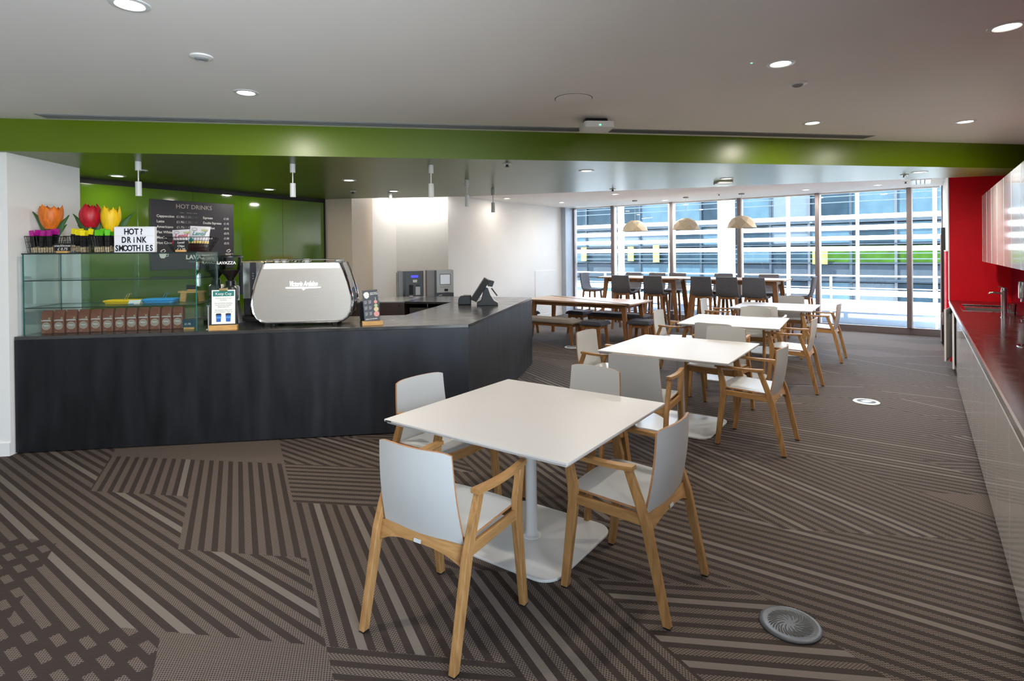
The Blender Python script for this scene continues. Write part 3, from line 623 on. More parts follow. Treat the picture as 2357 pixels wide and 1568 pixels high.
pane('back_pane', S0+gth,0.78,T1-0.02,T1-0.012,0.002,ZT,'y'); pane('back_pane', 0.74,S1-gth,T1-0.01,T1-0.002,0.002,ZT,'y')
# twelve coffee bags
bg = thing('coffee_bag', '', 'coffee bag', (0,0,0)); w, d, h = 0.083, 0.06, 0.205
MB().add([(-w/2,0,0),(w/2,0,0),(w/2,d,0),(-w/2,d,0),(-w/2,0,0.155),(w/2,0,0.155),(w/2,d,0.165),(-w/2,d,0.165),(-w/2+0.002,0.018,h),(w/2-0.002,0.018,h),(w/2-0.002,0.036,h),(-w/2+0.002,0.036,h)],
   [(3,2,1,0),(0,1,5,4),(1,2,6,5),(2,3,7,6),(3,0,4,7),(4,5,9,8),(5,6,10,9),(6,7,11,10),(7,4,8,11),(8,9,10,11)]).build('pouch', 'coffee_brown', bg, bevel=0.004)
dk = MB().lathe([(0.0005,0),(0.0315,0)], 24, cap=False).build('badge', 'badge', bg, (0,-0.0008,0.068), (PI/2,0,0)); MB().tube([(0.0325*math.cos(2*PI*k/24),0.0325*math.sin(2*PI*k/24),0.0) for k in range(24)], 0.0014, 5, closed=True).build('badge_ring', 'badge_ring', dk)
text('TIERRA!', 0.0125, 'print_white', dk, (0,0.0,0.001), rot=(0,0,0), align='CENTER', bold=0.0003)
text('LAVAZZA', 0.017, 'print_white', bg, (0,-0.0012,0.112), align='CENTER', bold=0.0006); MB().lathe([(0.0005,0),(0.008,0)], 12, cap=False).build('leaf_mark', 'leaf_print', bg, (0.026,-0.001,0.136), (PI/2,0,0))
text('organic', 0.009, 'print_warm', bg, (-0.035,-0.001,0.016))
names = ['first','second','third','fourth','fifth','sixth','seventh','eighth','ninth','tenth','eleventh','twelfth']
for k in range(12):
    q = bg if k == 0 else copy_tree(bg)
    q.location = (*bar(0.215+k*0.093,0.125+0.0115*k), ZB+0.001); q.rotation_euler = (0,0,BR+random.uniform(-0.05,0.05)); tag(q, 'brown coffee bag with round badge in glass case, %s from the left' % names[k], 'coffee bag', 'coffee bags in the display case')
# things on the glass shelf
zs = ZB+0.2405
t = bthing('serving_tray', 'shallow yellow plastic tray on the glass shelf', 'tray', 0.72, 0.36, zs)
MB().prism(rrect(-0.13,0.13,-0.07,0.07,0.03), 0, 0.012).build('base', 'yellow_plastic', t); MB().tube([(x,y,0.022) for x,y in rrect(-0.135,0.135,-0.075,0.075,0.03)], 0.011, 6, closed=True).build('rim', 'yellow_plastic', t, smooth=True)
t = bthing('serving_tray', 'shallow blue plastic tray on the glass shelf', 'tray', 1.04, 0.38, zs)
MB().prism(rrect(-0.13,0.13,-0.07,0.07,0.03), 0, 0.012).build('base', 'blue_plastic', t); MB().tube([(x,y,0.026) for x,y in rrect(-0.135,0.135,-0.075,0.075,0.03)], 0.012, 6, closed=True).build('rim', 'blue_plastic', t, smooth=True)
for s_, c_, tt in ((0.76,'yellow',0.36),(1.08,'blue',0.38)):
    t = bthing('tongs', 'chrome tongs standing in the %s tray' % c_, 'tongs', s_, tt, zs+0.0125)
    for dx in (0,0.02): MB().tube([(dx-0.04,0,0.004),(dx-0.01,0,0.05),(dx,0,0.075),(dx+0.012,0,0.075)], 0.003, 6).build('arm', 'chrome', t)
    MB().tube([(0.012,0,0.075),(0.032,0,0.075)], 0.004, 6).build('hinge', 'chrome', t)
t = bthing('label_card', 'small blue and white folded card on the glass shelf', 'card', 0.88, 0.25, zs)
MB().add([(-0.05,-0.03,0),(0.05,-0.03,0),(0.05,0,0.035),(-0.05,0,0.035),(0.05,0.03,0),(-0.05,0.03,0)], [(0,1,2,3),(3,2,4,5)]).build('fold', 'white_plastic', t); box('stripe', 'blue_plastic', -0.045, 0.0, -0.032, -0.028, 0.002, 0.006, t)
t = bthing('display_stand', 'small wooden display bench inside the glass case', 'stand', 1.31, 0.40, zs)
MB().prism(rrect(-0.12,0.12,-0.05,0.05,0.03), 0.085, 0.10).build('top', 'bamboo', t)
for sx in (-1,1): MB().beam((sx*0.075,0,0.086),(sx*0.085,0,0),0.022,0.05).build('leg', 'bamboo', t)
t = bthing('chalk_tag', 'black price tag on the small wooden display bench', 'price tag', 1.31, 0.40, zs+0.1005)
box('base', 'bamboo', -0.04, 0.04, -0.012, 0.012, 0, 0.014, t); box('card', 'chalk_black', -0.052, 0.052, -0.002, 0.002, 0.014, 0.055, t)
t = bthing('chalk_tag', 'dark teal price card with wooden foot at right end of the case', 'price tag', 1.36, 0.20, ZB+0.001)
box('base', 'bamboo', -0.045, 0.045, -0.012, 0.012, 0, 0.018, t); box('card', 'navy_card', -0.06, 0.06, -0.002, 0.002, 0.018, 0.09, t); text('£1.95', 0.025, 'print_white', t, (-0.04,-0.0035,0.04))

# ---------------------------------------------------------------- on top of the case
zt = ZB+ZT+0.0105
def basket_mesh(w0, w1, d0, d1, h, nx, ny, nz):
    mb = MB(); r = 0.0018
    def P(u, v, k): f = k; w = w0+(w1-w0)*f; d = d0+(d1-d0)*f; return (u*w/2, v*d/2, f*h)
    def ring(f, rr): 
        mb.tube([P(-1,-1,f),P(1,-1,f),P(1,1,f),P(-1,1,f)], rr, 5, closed=True)
    for k in range(nz+1): ring(0.02+0.96*k/nz, 0.003 if k == nz else r)
    for i in range(nx+1):
        u = -1+2*i/nx
        for v in (-1,1): mb.tube([P(u,v,0.02),P(u,v,0.98)], r, 4)
        mb.tube([P(u,-1,0.02),P(u,1,0.02)], r, 4)
    for j in range(1, ny):
        v = -1+2*j/ny
        for u in (-1,1): mb.tube([P(u,v,0.02),P(u,v,0.98)], r, 4)
    return mb
_bar = {}
for c_ in ('magenta','yellow','green'):
    mb = MB().box(-0.018,0.018,-0.008,0.008,0.0,0.05); mb.mi = [0]*6; mb.box(-0.019,0.019,-0.009,0.009,0.05,0.145,1); mb.box(-0.019,0.019,-0.006,0.006,0.145,0.178,2); mb.box(-0.021,0.021,-0.0015,0.0015,0.178,0.196,2)
    _bar[c_] = mb.mesh('snack_bar', ['nut_print','black_foil',c_+'_foil'])
_bars_w = {'magenta':'black snack bar with magenta top in the leftmost wire basket','yellow':'black snack bar with yellow top in the basket under the red tulip','green':'black snack bar with green top in the basket under the yellow tulip'}
def snack_basket(s, tt, wid, c_, label):
    t = bthing('wire_basket', label, 'basket', s, tt, zt, 0, 'wire baskets on the display case')
    basket_mesh(wid-0.03, wid, 0.13, 0.17, 0.15, 10, 7, 3).build('wire_grid', 'wire_black', t); box('bottom_plate', 'wire_black', -wid/2+0.016, wid/2-0.016, -0.063, 0.063, 0.003, 0.0045, t)
    n = int((wid-0.05)/0.043); 
    for j, ty in enumerate((-0.038,0.0,0.038)):
        for i in range(n):
            o = thing('snack_bar', _bars_w[c_], 'snack bar', (*bar(s-(n-1)*0.0215+i*0.043+random.uniform(-.004,.004), tt+ty),zt+0.005), BR, c_+' snack bars')
            q = place('wrapper', _bar[c_], o); q.rotation_euler = (random.uniform(-.08,.08), random.uniform(-.14,.14), random.uniform(-.3,.3))
            o.location.z += random.choice((0,0,0.006,0.016))
snack_basket(0.195,0.17,0.235,'magenta','black wire basket of magenta topped snack bars, leftmost on the case'); snack_basket(0.478,0.17,0.185,'yellow','black wire basket of yellow topped snack bars beside the price tag'); snack_basket(0.675,0.17,0.205,'green','black wire basket of green topped snack bars next to the letter sign')
def tulip(s, tt, zb, zc_, ztop, wid, mt, leaves, label, close=0.6, tip=3.5):
    t = bthing('tulip', label, 'flower', s, tt, zt)
    MB().tube([(0,0.03,zb-zt),(0.004,0.03,(zb+zc_)/2-zt),(0,0.03,zc_-zt+0.01)], 0.011, 8).build('stem', 'stem_green', t, smooth=True)
    H = ztop-zc_
    for k in range(6):
        a = k*PI/3+0.3; inner = k % 2
        def f(u, v, a=a, inner=inner):
            r = wid/2*math.sin(PI*(0.10+close*v))**0.62*(0.93 if inner else 1.0)*(1-0.05*abs(2*u-1)); half = 0.80*(1-v**tip)**0.62*(0.55+0.45*min(1,v*5))+0.015; ph = a+(2*u-1)*half
            return (r*math.cos(ph), 0.03+r*math.sin(ph), zc_-zt+H*(v*(1-0.05*inner))*(1-0.06*abs(2*u-1)*v))
        MB().sheet(f, 8, 10, 0.003, 0, 0).build('petal', mt, t, smooth=True)
    for (dx, dy, dz, wd) in leaves:
        def g(u, v, dx=dx, dy=dy, dz=dz, wd=wd):
            w_ = wd*math.sin(PI*min(1,0.12+0.88*v))**0.8*(1-v*0.55)
            return (dx*v**1.3+(u-0.5)*w_*0.9, 0.03+dy*v+(u-0.5)**2*0.05-0.01, 0.10+dz*v+(u-0.5)*w_*(-0.5 if dx > 0 else 0.5))
        MB().sheet(g, 4, 9, 0.003, 0, 0).build('leaf', 'leaf_green', t, smooth=True)
tulip(0.207,0.19,1.80,1.925,2.143,0.185,'orange_petal',[(-0.145,0.0,0.27,0.085),(0.15,0.0,0.24,0.085),(0.10,0.05,0.16,0.07)],'large orange tulip standing in the leftmost snack basket',0.58,5)
tulip(0.530,0.19,1.80,1.94,2.155,0.175,'red_petal',[(-0.14,0.0,0.25,0.09),(-0.12,0.03,0.15,0.07),(0.08,0.03,0.20,0.09)],'large red tulip between the orange and yellow ones',0.78,5)
tulip(0.697,0.19,1.80,1.90,2.135,0.160,'yellow_petal',[(-0.10,0.0,0.30,0.10),(0.19,0.02,0.27,0.10),(-0.05,0.03,0.20,0.1),(0.09,0.03,0.18,0.1)],'large yellow tulip beside the white letter sign',0.62,3)
t = bthing('letter_sign', 'white light box sign with black letters on the display case', 'sign', 0.783, 0.10, zt)
W_ = 0.334; hs = 0.2295
box('housing', 'white_plastic', 0, W_, 0.004, 0.05, 0, hs, t, bevel=0.003)
for k in range(3): box('panel', 'lit_panel', 0.006, W_-0.006, 0.0, 0.0042, 0.006+k*0.0735, 0.0755+k*0.0735, t)
for k in range(4): box('rail', 'white_plastic', 0.004, W_-0.004, -0.003, 0.002, max(0.0,0.0015+k*0.0735-0.002), 0.0055+k*0.0735-0.002+0.002, t)
for k, (wd, sp, sx) in enumerate((('SMOOTHIES',0.0355,0.74),('DRiNK',0.0415,0.74),('HOT?',0.041,0.78))):
    x = W_/2-(len(wd)-1)*sp/2
    for ch in wd: text(ch, 0.073, 'print_black', t, (x,-0.0012,0.0135+k*0.0735), align='CENTER', sx=sx, bold=0.0022, name='letter'); x += sp
def price_tag(s, tt, w, h, lines, label):
    t = bthing('price_tag', label, 'price tag', s, tt, zt)
    box('foot', 'bamboo', -w*0.36, w*0.36, -0.014, 0.014, 0, 0.018, t, bevel=0.002); box('card', 'chalk_black', -w/2, w/2, -0.002, 0.002, 0.018, h, t)
    for k, (tx, sz) in enumerate(lines): text(tx, sz, 'print_white', t, (0,-0.0032,h-0.03-k*0.031), align='CENTER', shear=0.2)
price_tag(0.397,0.055,0.125,0.085,(('snackboxes',0.027),('£ 0.75',0.032)),'black chalk price tag with wooden foot between the left baskets'); price_tag(1.36,0.05,0.12,0.105,(('Lentil',0.026),('Chips',0.026),('£ 1.25',0.028)),'black chalk price tag in front of the crisp basket')
t = bthing('wire_basket', 'wide black wire basket holding two crisp bags', 'basket', 1.405, 0.17, zt)
basket_mesh(0.27,0.41,0.12,0.18,0.135,16,6,4).build('wire_grid', 'wire_black', t); box('bottom_plate', 'wire_black', -0.13, 0.13, -0.055, 0.055, 0.003, 0.0045, t)
def crisp_bag(s, tt, rz, ry, w, h, accent, word, label):
    t = bthing('crisp_bag', label, 'crisp bag', s, tt, zt+0.007, 0); t.rotation_euler = (-0.12, ry, BR+rz)
    def pil(sg):
        return lambda u, v: ((u-0.5)*w*(1-0.04*math.sin(PI*v)), sg*0.024*(math.sin(PI*u)*math.sin(PI*min(1,v*1.03)))**0.6+0.0, v*h) if True else 0
    n = 10; mb = MB(); vs = []; fs = []; mi = []
    for sg in (-1,1):
        for i in range(n+1):
            for j in range(n+1): vs.append(pil(sg)(i/n,j/n))
    K = (n+1)**2
    for i in range(n):
        for j in range(n):
            q = [i*(n+1)+j,(i+1)*(n+1)+j,(i+1)*(n+1)+j+1,i*(n+1)+j+1]; m_ = 1 if j < 3 else 2 if j < 4 else 0
            mb_ = q; fs.append(mb_); mi.append(m_); fs.append([K+x for x in q[::-1]]); mi.append(m_)
    mb.add(vs, fs); mb.mi = mi; mb.build('pouch', ['foil_silver','chips_dark','chips_gold'], t, smooth=True)
    text(word, 0.05, accent, t, (-0.055,-0.0285,h*0.62), shear=0.3, bold=0.0005); MB().lathe([(0.0005,0),(0.02,0)], 16, cap=False).build('spot_print', accent, t, (-0.06,-0.025,h*0.42), (PI/2,0,0))
    MB().tube([(0.022*math.cos(2*PI*k/16)-0.04,-0.0215,0.012*math.sin(2*PI*k/16)+h*0.86) for k in range(16)], 0.0012, 4, closed=True).build('oval_print', 'print_black', t); box('patch_print', 'leaf_print', 0.02, 0.075, -0.0235, -0.0225, h*0.80, h*0.87, t)
crisp_bag(1.318,0.185,0.0,-0.06,0.17,0.20,'red_print','Lentil','white crisp bag with red lettering in the wire basket'); crisp_bag(1.465,0.15,0.0,0.05,0.175,0.228,'teal','Lentil','white crisp bag with teal lettering in the wire basket')
# ---------------------------------------------------------------- on the bar counter
# espresso machine
t = bthing('espresso_machine', 'large steel espresso machine with lit logo on the bar', 'espresso machine', 2.35, 0.24, ZB)
OUT = [(-0.355,0.595),(-0.385,0.52),(-0.425,0.40),(-0.452,0.29),(-0.458,0.21),(-0.445,0.13),(-0.415,0.075),(-0.37,0.045),(-0.32,0.036)]
OUT = OUT+[(-x,z) for x,z in OUT[::-1]]
OUT = [(x+0.0,z) for x,z in OUT]
def shrink(k, dz=0): return [(x*k,(z-0.3)*k+0.3+dz) for x,z in OUT]
MB().prism(shrink(0.975)[::-1], 0.0, 0.006, axis='y').build('front_panel', 'satin_steel', t)
MB().prism(shrink(0.96)[::-1], 0.006, 0.38, axis='y').build('body', 'steel', t)
MB().tube([(x,0.004,z) for x,z in OUT], 0.014, 8).build('trim', 'chrome', t, smooth=True); MB().tube([(x,0.38,z) for x,z in OUT], 0.014, 8).build('trim', 'chrome', t, smooth=True)
# polished side cheeks that follow the outline
for sg in (-1,1):
    mb = MB(); prof = [(x,z) for x,z in OUT[:9]]
    vs = []; fs = []
    for x, z in prof: vs += [(sg*abs(x)+sg*0.004,0.03,z),(sg*abs(x)+sg*0.004,0.37,z)]
    for i in range(len(prof)-1): fs.append((2*i,2*i+1,2*i+3,2*i+2))
    mb.add(vs, fs).build('side_cheek', 'chrome', t, smooth=True)
MB().prism([(-0.345,0.545),(0.345,0.545),(0.332,0.592),(-0.332,0.592)][::-1], -0.004, 0.002, axis='y').build('light_strip', 'led', t)
box('top_deck', 'steel', -0.34, 0.34, 0.02, 0.37, 0.588, 0.596, t)
for y in (0.05,0.35): MB().tube([(-0.33,y,0.625),(0.33,y,0.625)], 0.006, 6).build('cup_rail', 'chrome', t)
for x in (-0.33,0.33): MB().tube([(x,0.05,0.596),(x,0.05,0.625),(x,0.35,0.625),(x,0.35,0.596)], 0.006, 6).build('cup_rail', 'chrome', t)
box('corner_bracket', 'chrome', 0.31, 0.375, 0.0, 0.05, 0.585, 0.62, t, bevel=0.006)
for x in (-0.28,0.28):
    for y in (0.06,0.33): MB().lathe([(0.03,0.001),(0.024,0.03),(0.024,0.05)], 14).build('foot', 'black_plastic', t, (x,y,0))
lg = text('Victoria Arduino', 0.068, 'led_logo', t, (0.01,-0.003,0.376), align='CENTER', shear=0.35, bold=0.0002, sx=0.56)
MB().prism([(-0.15,0.366),(0.17,0.366),(0.168,0.357),(0.03,0.353),(0.013,0.336),(-0.004,0.353),(-0.148,0.357)][::-1], -0.004, -0.001, axis='y').build('logo_bar', 'led_logo', t)
for k in range(5):
    cup = bthing('espresso_cup', ['white cup on the espresso machine, leftmost','white cup on the espresso machine, second from left','glass bowl on the espresso machine top','wire whisk bowl on the espresso machine top','white cup on the espresso machine near its middle'][k], 'cup', 2.08+k*0.07, 0.40, ZB+0.597)
    MB().lathe([(0.018,0),(0.022,0.006),(0.03,0.035),(0.028,0.035),(0.019,0.008)], 14, cap=False).build('bowl', 'clear' if k in (2,3) else 'white_plastic', cup, smooth=True)
    MB().tube([(0.028,0,0.028),(0.042,0,0.024),(0.04,0,0.012),(0.024,0,0.01)], 0.003, 5).build('handle', 'white_plastic', cup)
# grinders
def grinder(s, tt, label, rz=0):
    t = bthing('coffee_grinder', label, 'coffee grinder', s, tt, ZB, rz)
    MB().prism(rrect(-0.09,0.1,-0.11,0.14,0.03), 0.0, 0.03).build('base', 'black_plastic', t)
    mb = MB(); ring = []
    for z, w_, d_, o in ((0.03,0.085,0.1,0),(0.10,0.07,0.085,0.01),(0.22,0.055,0.08,0.02),(0.37,0.06,0.085,0.015),(0.385,0.05,0.07,0.015)):
        ring.append([(x,y,z) for x,y in rrect(-w_,w_,o-d_,o+d_,0.035,4)])
    n = len(ring[0]); vs = [p for r in ring for p in r]; fs = [(i*n+k,i*n+(k+1)%n,(i+1)*n+(k+1)%n,(i+1)*n+k) for i in range(len(ring)-1) for k in range(n)]+[list(range((len(ring)-1)*n,len(ring)*n))]
    mb.add(vs, fs).build('body', 'steel', t, smooth=True)
    MB().lathe([(0.042,0.385),(0.042,0.43),(0.03,0.44)], 20).build('collar', 'black_plastic', t, smooth=True)
    MB().lathe([(0.026,0.43),(0.032,0.452),(0.09,0.53),(0.103,0.655)], 28, cap=False).build('hopper', 'clear', t, smooth=True)
    MB().lathe([(0.024,0.432),(0.03,0.455),(0.085,0.528),(0.086,0.533),(0.0005,0.545)], 24, cap=False).build('beans', 'coffee_beans', t, smooth=True)
    MB().lathe([(0.112,0.655),(0.112,0.668),(0.09,0.675),(0.0005,0.677)], 28, cap=False).build('lid', 'black_plastic', t, smooth=True)
    lt = text('LAVAZZA', 0.038, 'print_white', t, (0,-0.101,0.592), align='CENTER', bold=0.001)
    MB().tube([(0.0,-0.09,0.31),(0,-0.14,0.29),(0,-0.17,0.27)], 0.012, 8).build('spout', 'black_plastic', t); box('fork', 'chrome', -0.05,0.05,-0.18,-0.09,0.17,0.185,t)
    for k in range(3): box('vent_slot', 'slot_black', 0.0585,0.0595,-0.02+k*0.0,0.02,0.26+k*0.012,0.265+k*0.012,t)
grinder(1.668,0.36,'silver coffee grinder with bean hopper behind the clipboard sign'); grinder(1.40,0.74,'coffee grinder with dark beans standing behind the glass case')
# filter brewer behind the machine
t = bthing('filter_brewer', 'tall dark filter coffee brewer left behind the espresso machine', 'coffee brewer', 1.76, 0.78, ZB)
box('base', 'black_plastic', -0.12, 0.14, -0.15, 0.15, 0.0, 0.05, t, bevel=0.01); box('rear_body', 'soft_black', -0.12, 0.14, 0.03, 0.15, 0.05, 0.62, t, bevel=0.01)
MB().prism(rrect(-0.12,0.14,-0.13,0.15,0.03), 0.28, 0.60).build('head', 'soft_black', t); MB().prism(rrect(-0.07,0.13,-0.145,-0.128,0.005), 0.24, 0.60).build('front_plate', 'steel', t); box('control_strip', 'board_black', 0.0, 0.06, -0.148, -0.144, 0.25, 0.6, t)
MB().prism(rrect(-0.13,0.15,-0.15,0.16,0.04), 0.60, 0.614).build('lid', 'gold', t)
MB().lathe([(0.05,0.052),(0.055,0.10),(0.045,0.2),(0.05,0.21)], 18, c=(0.03,-0.06,0)).build('jug', 'clear', t, smooth=True); MB().lathe([(0.045,0.055),(0.05,0.10),(0.047,0.12)], 18, c=(0.03,-0.06,0)).build('coffee', 'chips_dark', t, smooth=True)
for k in range(3): MB().lathe([(0.006,0),(0.006,0.002)], 10).build('button', 'mid_grey', t, (0.03,-0.149,0.44+k*0.025), (PI/2,0,0))
# clip frame sign
t = bthing('clipboard_sign', 'black clipboard sign with teal heading on wooden block', 'sign', 1.70, 0.075, ZB, 0.10)
box('block', 'bamboo', -0.118, 0.118, -0.03, 0.03, 0, 0.045, t, bevel=0.002)
bd = box('board', 'soft_black', -0.108, 0.108, -0.004, 0.004, 0.03, 0.37, t, bevel=0.002); bd.rotation_euler = (-0.06,0,0)
box('paper', 'print_white', -0.097, 0.097, -0.0052, -0.0042, 0.055, 0.362, bd); box('heading', 'teal', -0.088, 0.088, -0.006, -0.005, 0.305, 0.352, bd)
text('Keep Cup', 0.033, 'print_white', bd, (0,-0.0066,0.317), align='CENTER')
for k, ln_ in enumerate(("It doesn't have to cost",'the Earth','Do your bit by switching','to one of our reusable','Keep Cups £10','10p discount when used','in any Canteen - Yay! :o)')):
    text(ln_, 0.0145, 'print_grey', bd, (0,-0.0062,0.283-k*0.0165-(0.012 if k > 1 else 0)-(0.012 if k > 4 else 0)), align='CENTER')
for x in (-0.04,0.04):
    MB().prism([(x-0.018,0.075),(x+0.018,0.075),(x+0.022,0.135),(x-0.022,0.135)][::-1], -0.0062, -0.005, axis='y').build('cup_print', 'cup_blue', bd)
    MB().prism([(x-0.0205,0.105),(x+0.0205,0.105),(x+0.0215,0.122),(x-0.0215,0.122)][::-1], -0.0066, -0.0058, axis='y').build('band_print', 'cup_sky', bd); MB().prism([(x-0.024,0.135),(x+0.024,0.135),(x+0.019,0.15),(x-0.019,0.15)][::-1], -0.0062, -0.005, axis='y').build('lid_print', 'print_black', bd)
box('clip', 'gold', -0.035, 0.035, -0.012, 0.006, 0.352, 0.378, bd, bevel=0.003)
t = bthing('menu_card', 'plain white card standing between glass case and clipboard sign', 'card', 1.545, 0.17, ZB, -1.35)
MB().prism(rrect(-0.07,0.07,0.0,0.21,0.02), -0.0015, 0.0015, axis='y').build('card', 'white_plastic', t); box('foot', 'pale_grey', -0.05, 0.05, -0.02, 0.02, 0, 0.004, t)
# smoothie sign
t = bthing('smoothie_sign', 'leaning black smoothie menu card in wooden block', 'sign', 3.01, 0.13, ZB, 0.22)
box('block', 'bamboo', -0.095, 0.095, -0.03, 0.035, 0, 0.04, t, bevel=0.002)
bd = box('card', 'board_black', -0.071, 0.071, -0.003, 0.003, 0.0, 0.305, t, loc=(0,0,0.028), rot=(-0.1,-0.07,0))
text('OUR FRUIT\nSMOOTHIES', 0.0135, 'print_white', bd, (0.0,-0.0036,0.272), bold=0.0003)
MB().prism([(-0.062,0.27),(-0.05,0.235),(-0.032,0.225),(-0.012,0.24),(-0.008,0.27),(-0.02,0.288),(-0.045,0.288)][::-1], -0.004, -0.003, axis='y').build('fruit_print', 'print_white', bd)
for x in (-0.06,-0.02):
    for k in range(3): text('FRUIT\nmango\napple', 0.010, 'print_white', bd, (x,-0.0036,0.2-k*0.055))
for z, r, m in ((0.19,0.016,'pink_print'),(0.155,0.016,'green_print'),(0.12,0.022,'cream_print'),(0.075,0.026,'pink_print')): MB().lathe([(0.0005,0),(r,0)], 14, cap=False).build('fruit_print', m, bd, (0.045,-0.0036,z), (PI/2,0,0))
box('straw_print', 'print_white', 0.044, 0.047, -0.004, -0.003, 0.205, 0.235, bd); text('FRESH OR FROZEN', 0.0125, 'print_white', bd, (-0.06,-0.0036,0.028), bold=0.0003)
# grey drum behind the sign
t = bthing('knock_box', 'dark grey drum right of the espresso machine', 'drum', 2.93, 0.62, ZB)
MB().lathe([(0.095,0.0),(0.10,0.02),(0.10,0.18),(0.09,0.19),(0.085,0.15),(0.0005,0.14)], 24, cap=False).build('drum', 'dark_grey_panel', t, smooth=True); MB().tube([(-0.09,0,0.17),(0.09,0,0.17)], 0.012, 8).build('bar', 'black_plastic', t)
# till
tp = cw(-0.36,7.25)
t = thing('till', 'black touch screen till on the polished bar top', 'till', (*tp,ZB), TH+0.06)
MB().prism([(-0.10,0.0),(0.17,0.0),(0.17,0.03),(0.12,0.06),(0.075,0.13),(0.045,0.215),(0.0,0.235),(-0.045,0.06),(-0.10,0.03)], -0.09, 0.09, axis='y').build('stand', 'black_plastic', t, bevel=0.004)
MB().prism([(0.168,0.006),(0.174,0.006),(0.174,0.032),(0.124,0.063),(0.079,0.133),(0.051,0.215),(0.046,0.21),(0.073,0.128),(0.118,0.057),(0.168,0.028)], -0.075, 0.075, axis='y').build('front_cover', 'satin_steel', t)
MB().prism([(-0.175,0.085),(-0.105,0.05),(0.065,0.315),(0.0,0.35)], -0.17, 0.17, axis='y').build('screen', 'soft_black', t, bevel=0.006)
MB().prism([(-0.118,0.085),(-0.113,0.083),(0.04,0.318),(0.035,0.321)], -0.15, 0.15, axis='y').build('rear_panel', 'dark_grey_panel', t)
MB().prism([(0.04,0.245),(0.10,0.235),(0.125,0.305),(0.05,0.325)], -0.07, 0.07, axis='y').build('customer_display', 'black_plastic', t, bevel=0.004)
MB().prism([(0.102,0.245),(0.106,0.244),(0.127,0.300),(0.123,0.302)], -0.06, 0.06, axis='y').build('display_glass', 'screen_amber', t)
MB().prism([(0.085,0.205),(0.16,0.105),(0.172,0.115),(0.10,0.215)], 0.04, 0.11, axis='y').build('card_slot', 'black_plastic', t, bevel=0.003)
t = thing('receipt_printer', 'low black receipt printer behind the till', 'printer', (*cw(-0.62,7.36),ZB), TH+0.06)
MB().prism([(-0.09,0.0),(0.08,0.0),(0.08,0.12),(-0.06,0.11),(-0.085,0.08)], -0.08, 0.08, axis='y').build('body', 'black_plastic', t, bevel=0.008); box('paper_slot', 'mid_grey', -0.02, 0.03, -0.06, 0.06, 0.118, 0.122, t)
# two cashless payment machines
t = thing('machine_cabinet', 'low grey cabinet carrying the payment machines behind the bar', 'cabinet', (*cw(-1.52,9.62),0), TH+0.05)
box('body', 'dark_grey_panel', -0.58, 0.5, -0.2, 0.26, 0.06, 0.83, t); box('top', 'white_plastic', -0.62, 0.54, -0.22, 0.27, 0.83, 0.855, t, bevel=0.003)
for x in (-0.56,0.44): box('foot', 'black_plastic', x, x+0.05, -0.15, 0.2, 0.0, 0.06, t)
t = thing('payment_machine', 'dark grey coin payment machine with blue display', 'payment machine', (*cw(-1.74,9.62),0.856), TH+0.25)
box('housing', 'mid_grey', -0.21, 0.21, -0.10, 0.16, 0.0, 0.52, t, bevel=0.006); box('rear_box', 'mid_grey', -0.235, -0.21, -0.06, 0.16, 0.0, 0.49, t)
bd = box('door', 'dark_grey_panel', -0.10, 0.205, -0.125, -0.10, 0.03, 0.515, t, bevel=0.004); box('door_edge', 'black_plastic', -0.135, -0.10, -0.122, -0.10, 0.0, 0.515, t)
MB().prism(rrect(0.0,0.12,0.405,0.445,0.018), -0.129, -0.125, axis='y').build('display', 'screen_blue', t); box('label', 'print_white', 0.03, 0.10, -0.1275, -0.125, 0.325, 0.37, t)
box('slot', 'slot_black', -0.035, 0.035, -0.1275, -0.125, 0.12, 0.285, t); box('keypad', 'pale_grey', 0.075, 0.15, -0.129, -0.125, 0.11, 0.25, t); box('reader', 'black_plastic', 0.075, 0.15, -0.132, -0.125, 0.255, 0.29, t)
box('coin_plate', 'print_white', -0.03, 0.03, -0.129, -0.125, 0.03, 0.10, t); box('coin_slot', 'slot_black', -0.005, 0.005, -0.131, -0.129, 0.04, 0.09, t); MB().prism(rrect(0.08,0.14,0.055,0.085,0.012), -0.129, -0.125, axis='y').build('button', 'facade_green', t)
t = thing('payment_machine', 'light grey payment machine with large pale screen', 'payment machine', (*cw(-1.24,9.55),0.856), TH+0.25)
box('housing', 'mid_grey', -0.22, 0.23, -0.10, 0.16, 0.0, 0.53, t, bevel=0.006); box('face', 'pale_grey', -0.06, 0.225, -0.125, -0.10, 0.15, 0.53, t, bevel=0.006); box('face_edge', 'dark_grey_panel', -0.09, -0.06, -0.122, -0.10, 0.0, 0.525, t)
MB().prism([(-0.06,0.0),(0.225,0.0),(0.225,0.14),(0.12,0.155),(0.0,0.145),(-0.06,0.12)], -0.128, -0.10, axis='y').build('lower_door', 'dark_grey_panel', t)
box('screen_frame', 'dark_grey_panel', -0.005, 0.175, -0.128, -0.125, 0.285, 0.465, t); box('screen', 'screen_pale', 0.003, 0.165, -0.131, -0.128, 0.293, 0.455, t); box('reader', 'black_plastic', 0.07, 0.13, -0.130, -0.125, 0.175, 0.215, t); MB().tube([(-0.03,-0.132,0.105),(0.03,-0.132,0.115)], 0.006, 6).build('handle', 'print_white', t)
text('CASHLESS PAYMENTS', 0.017, 'print_grey', t, (0.0,-0.1265,0.24))

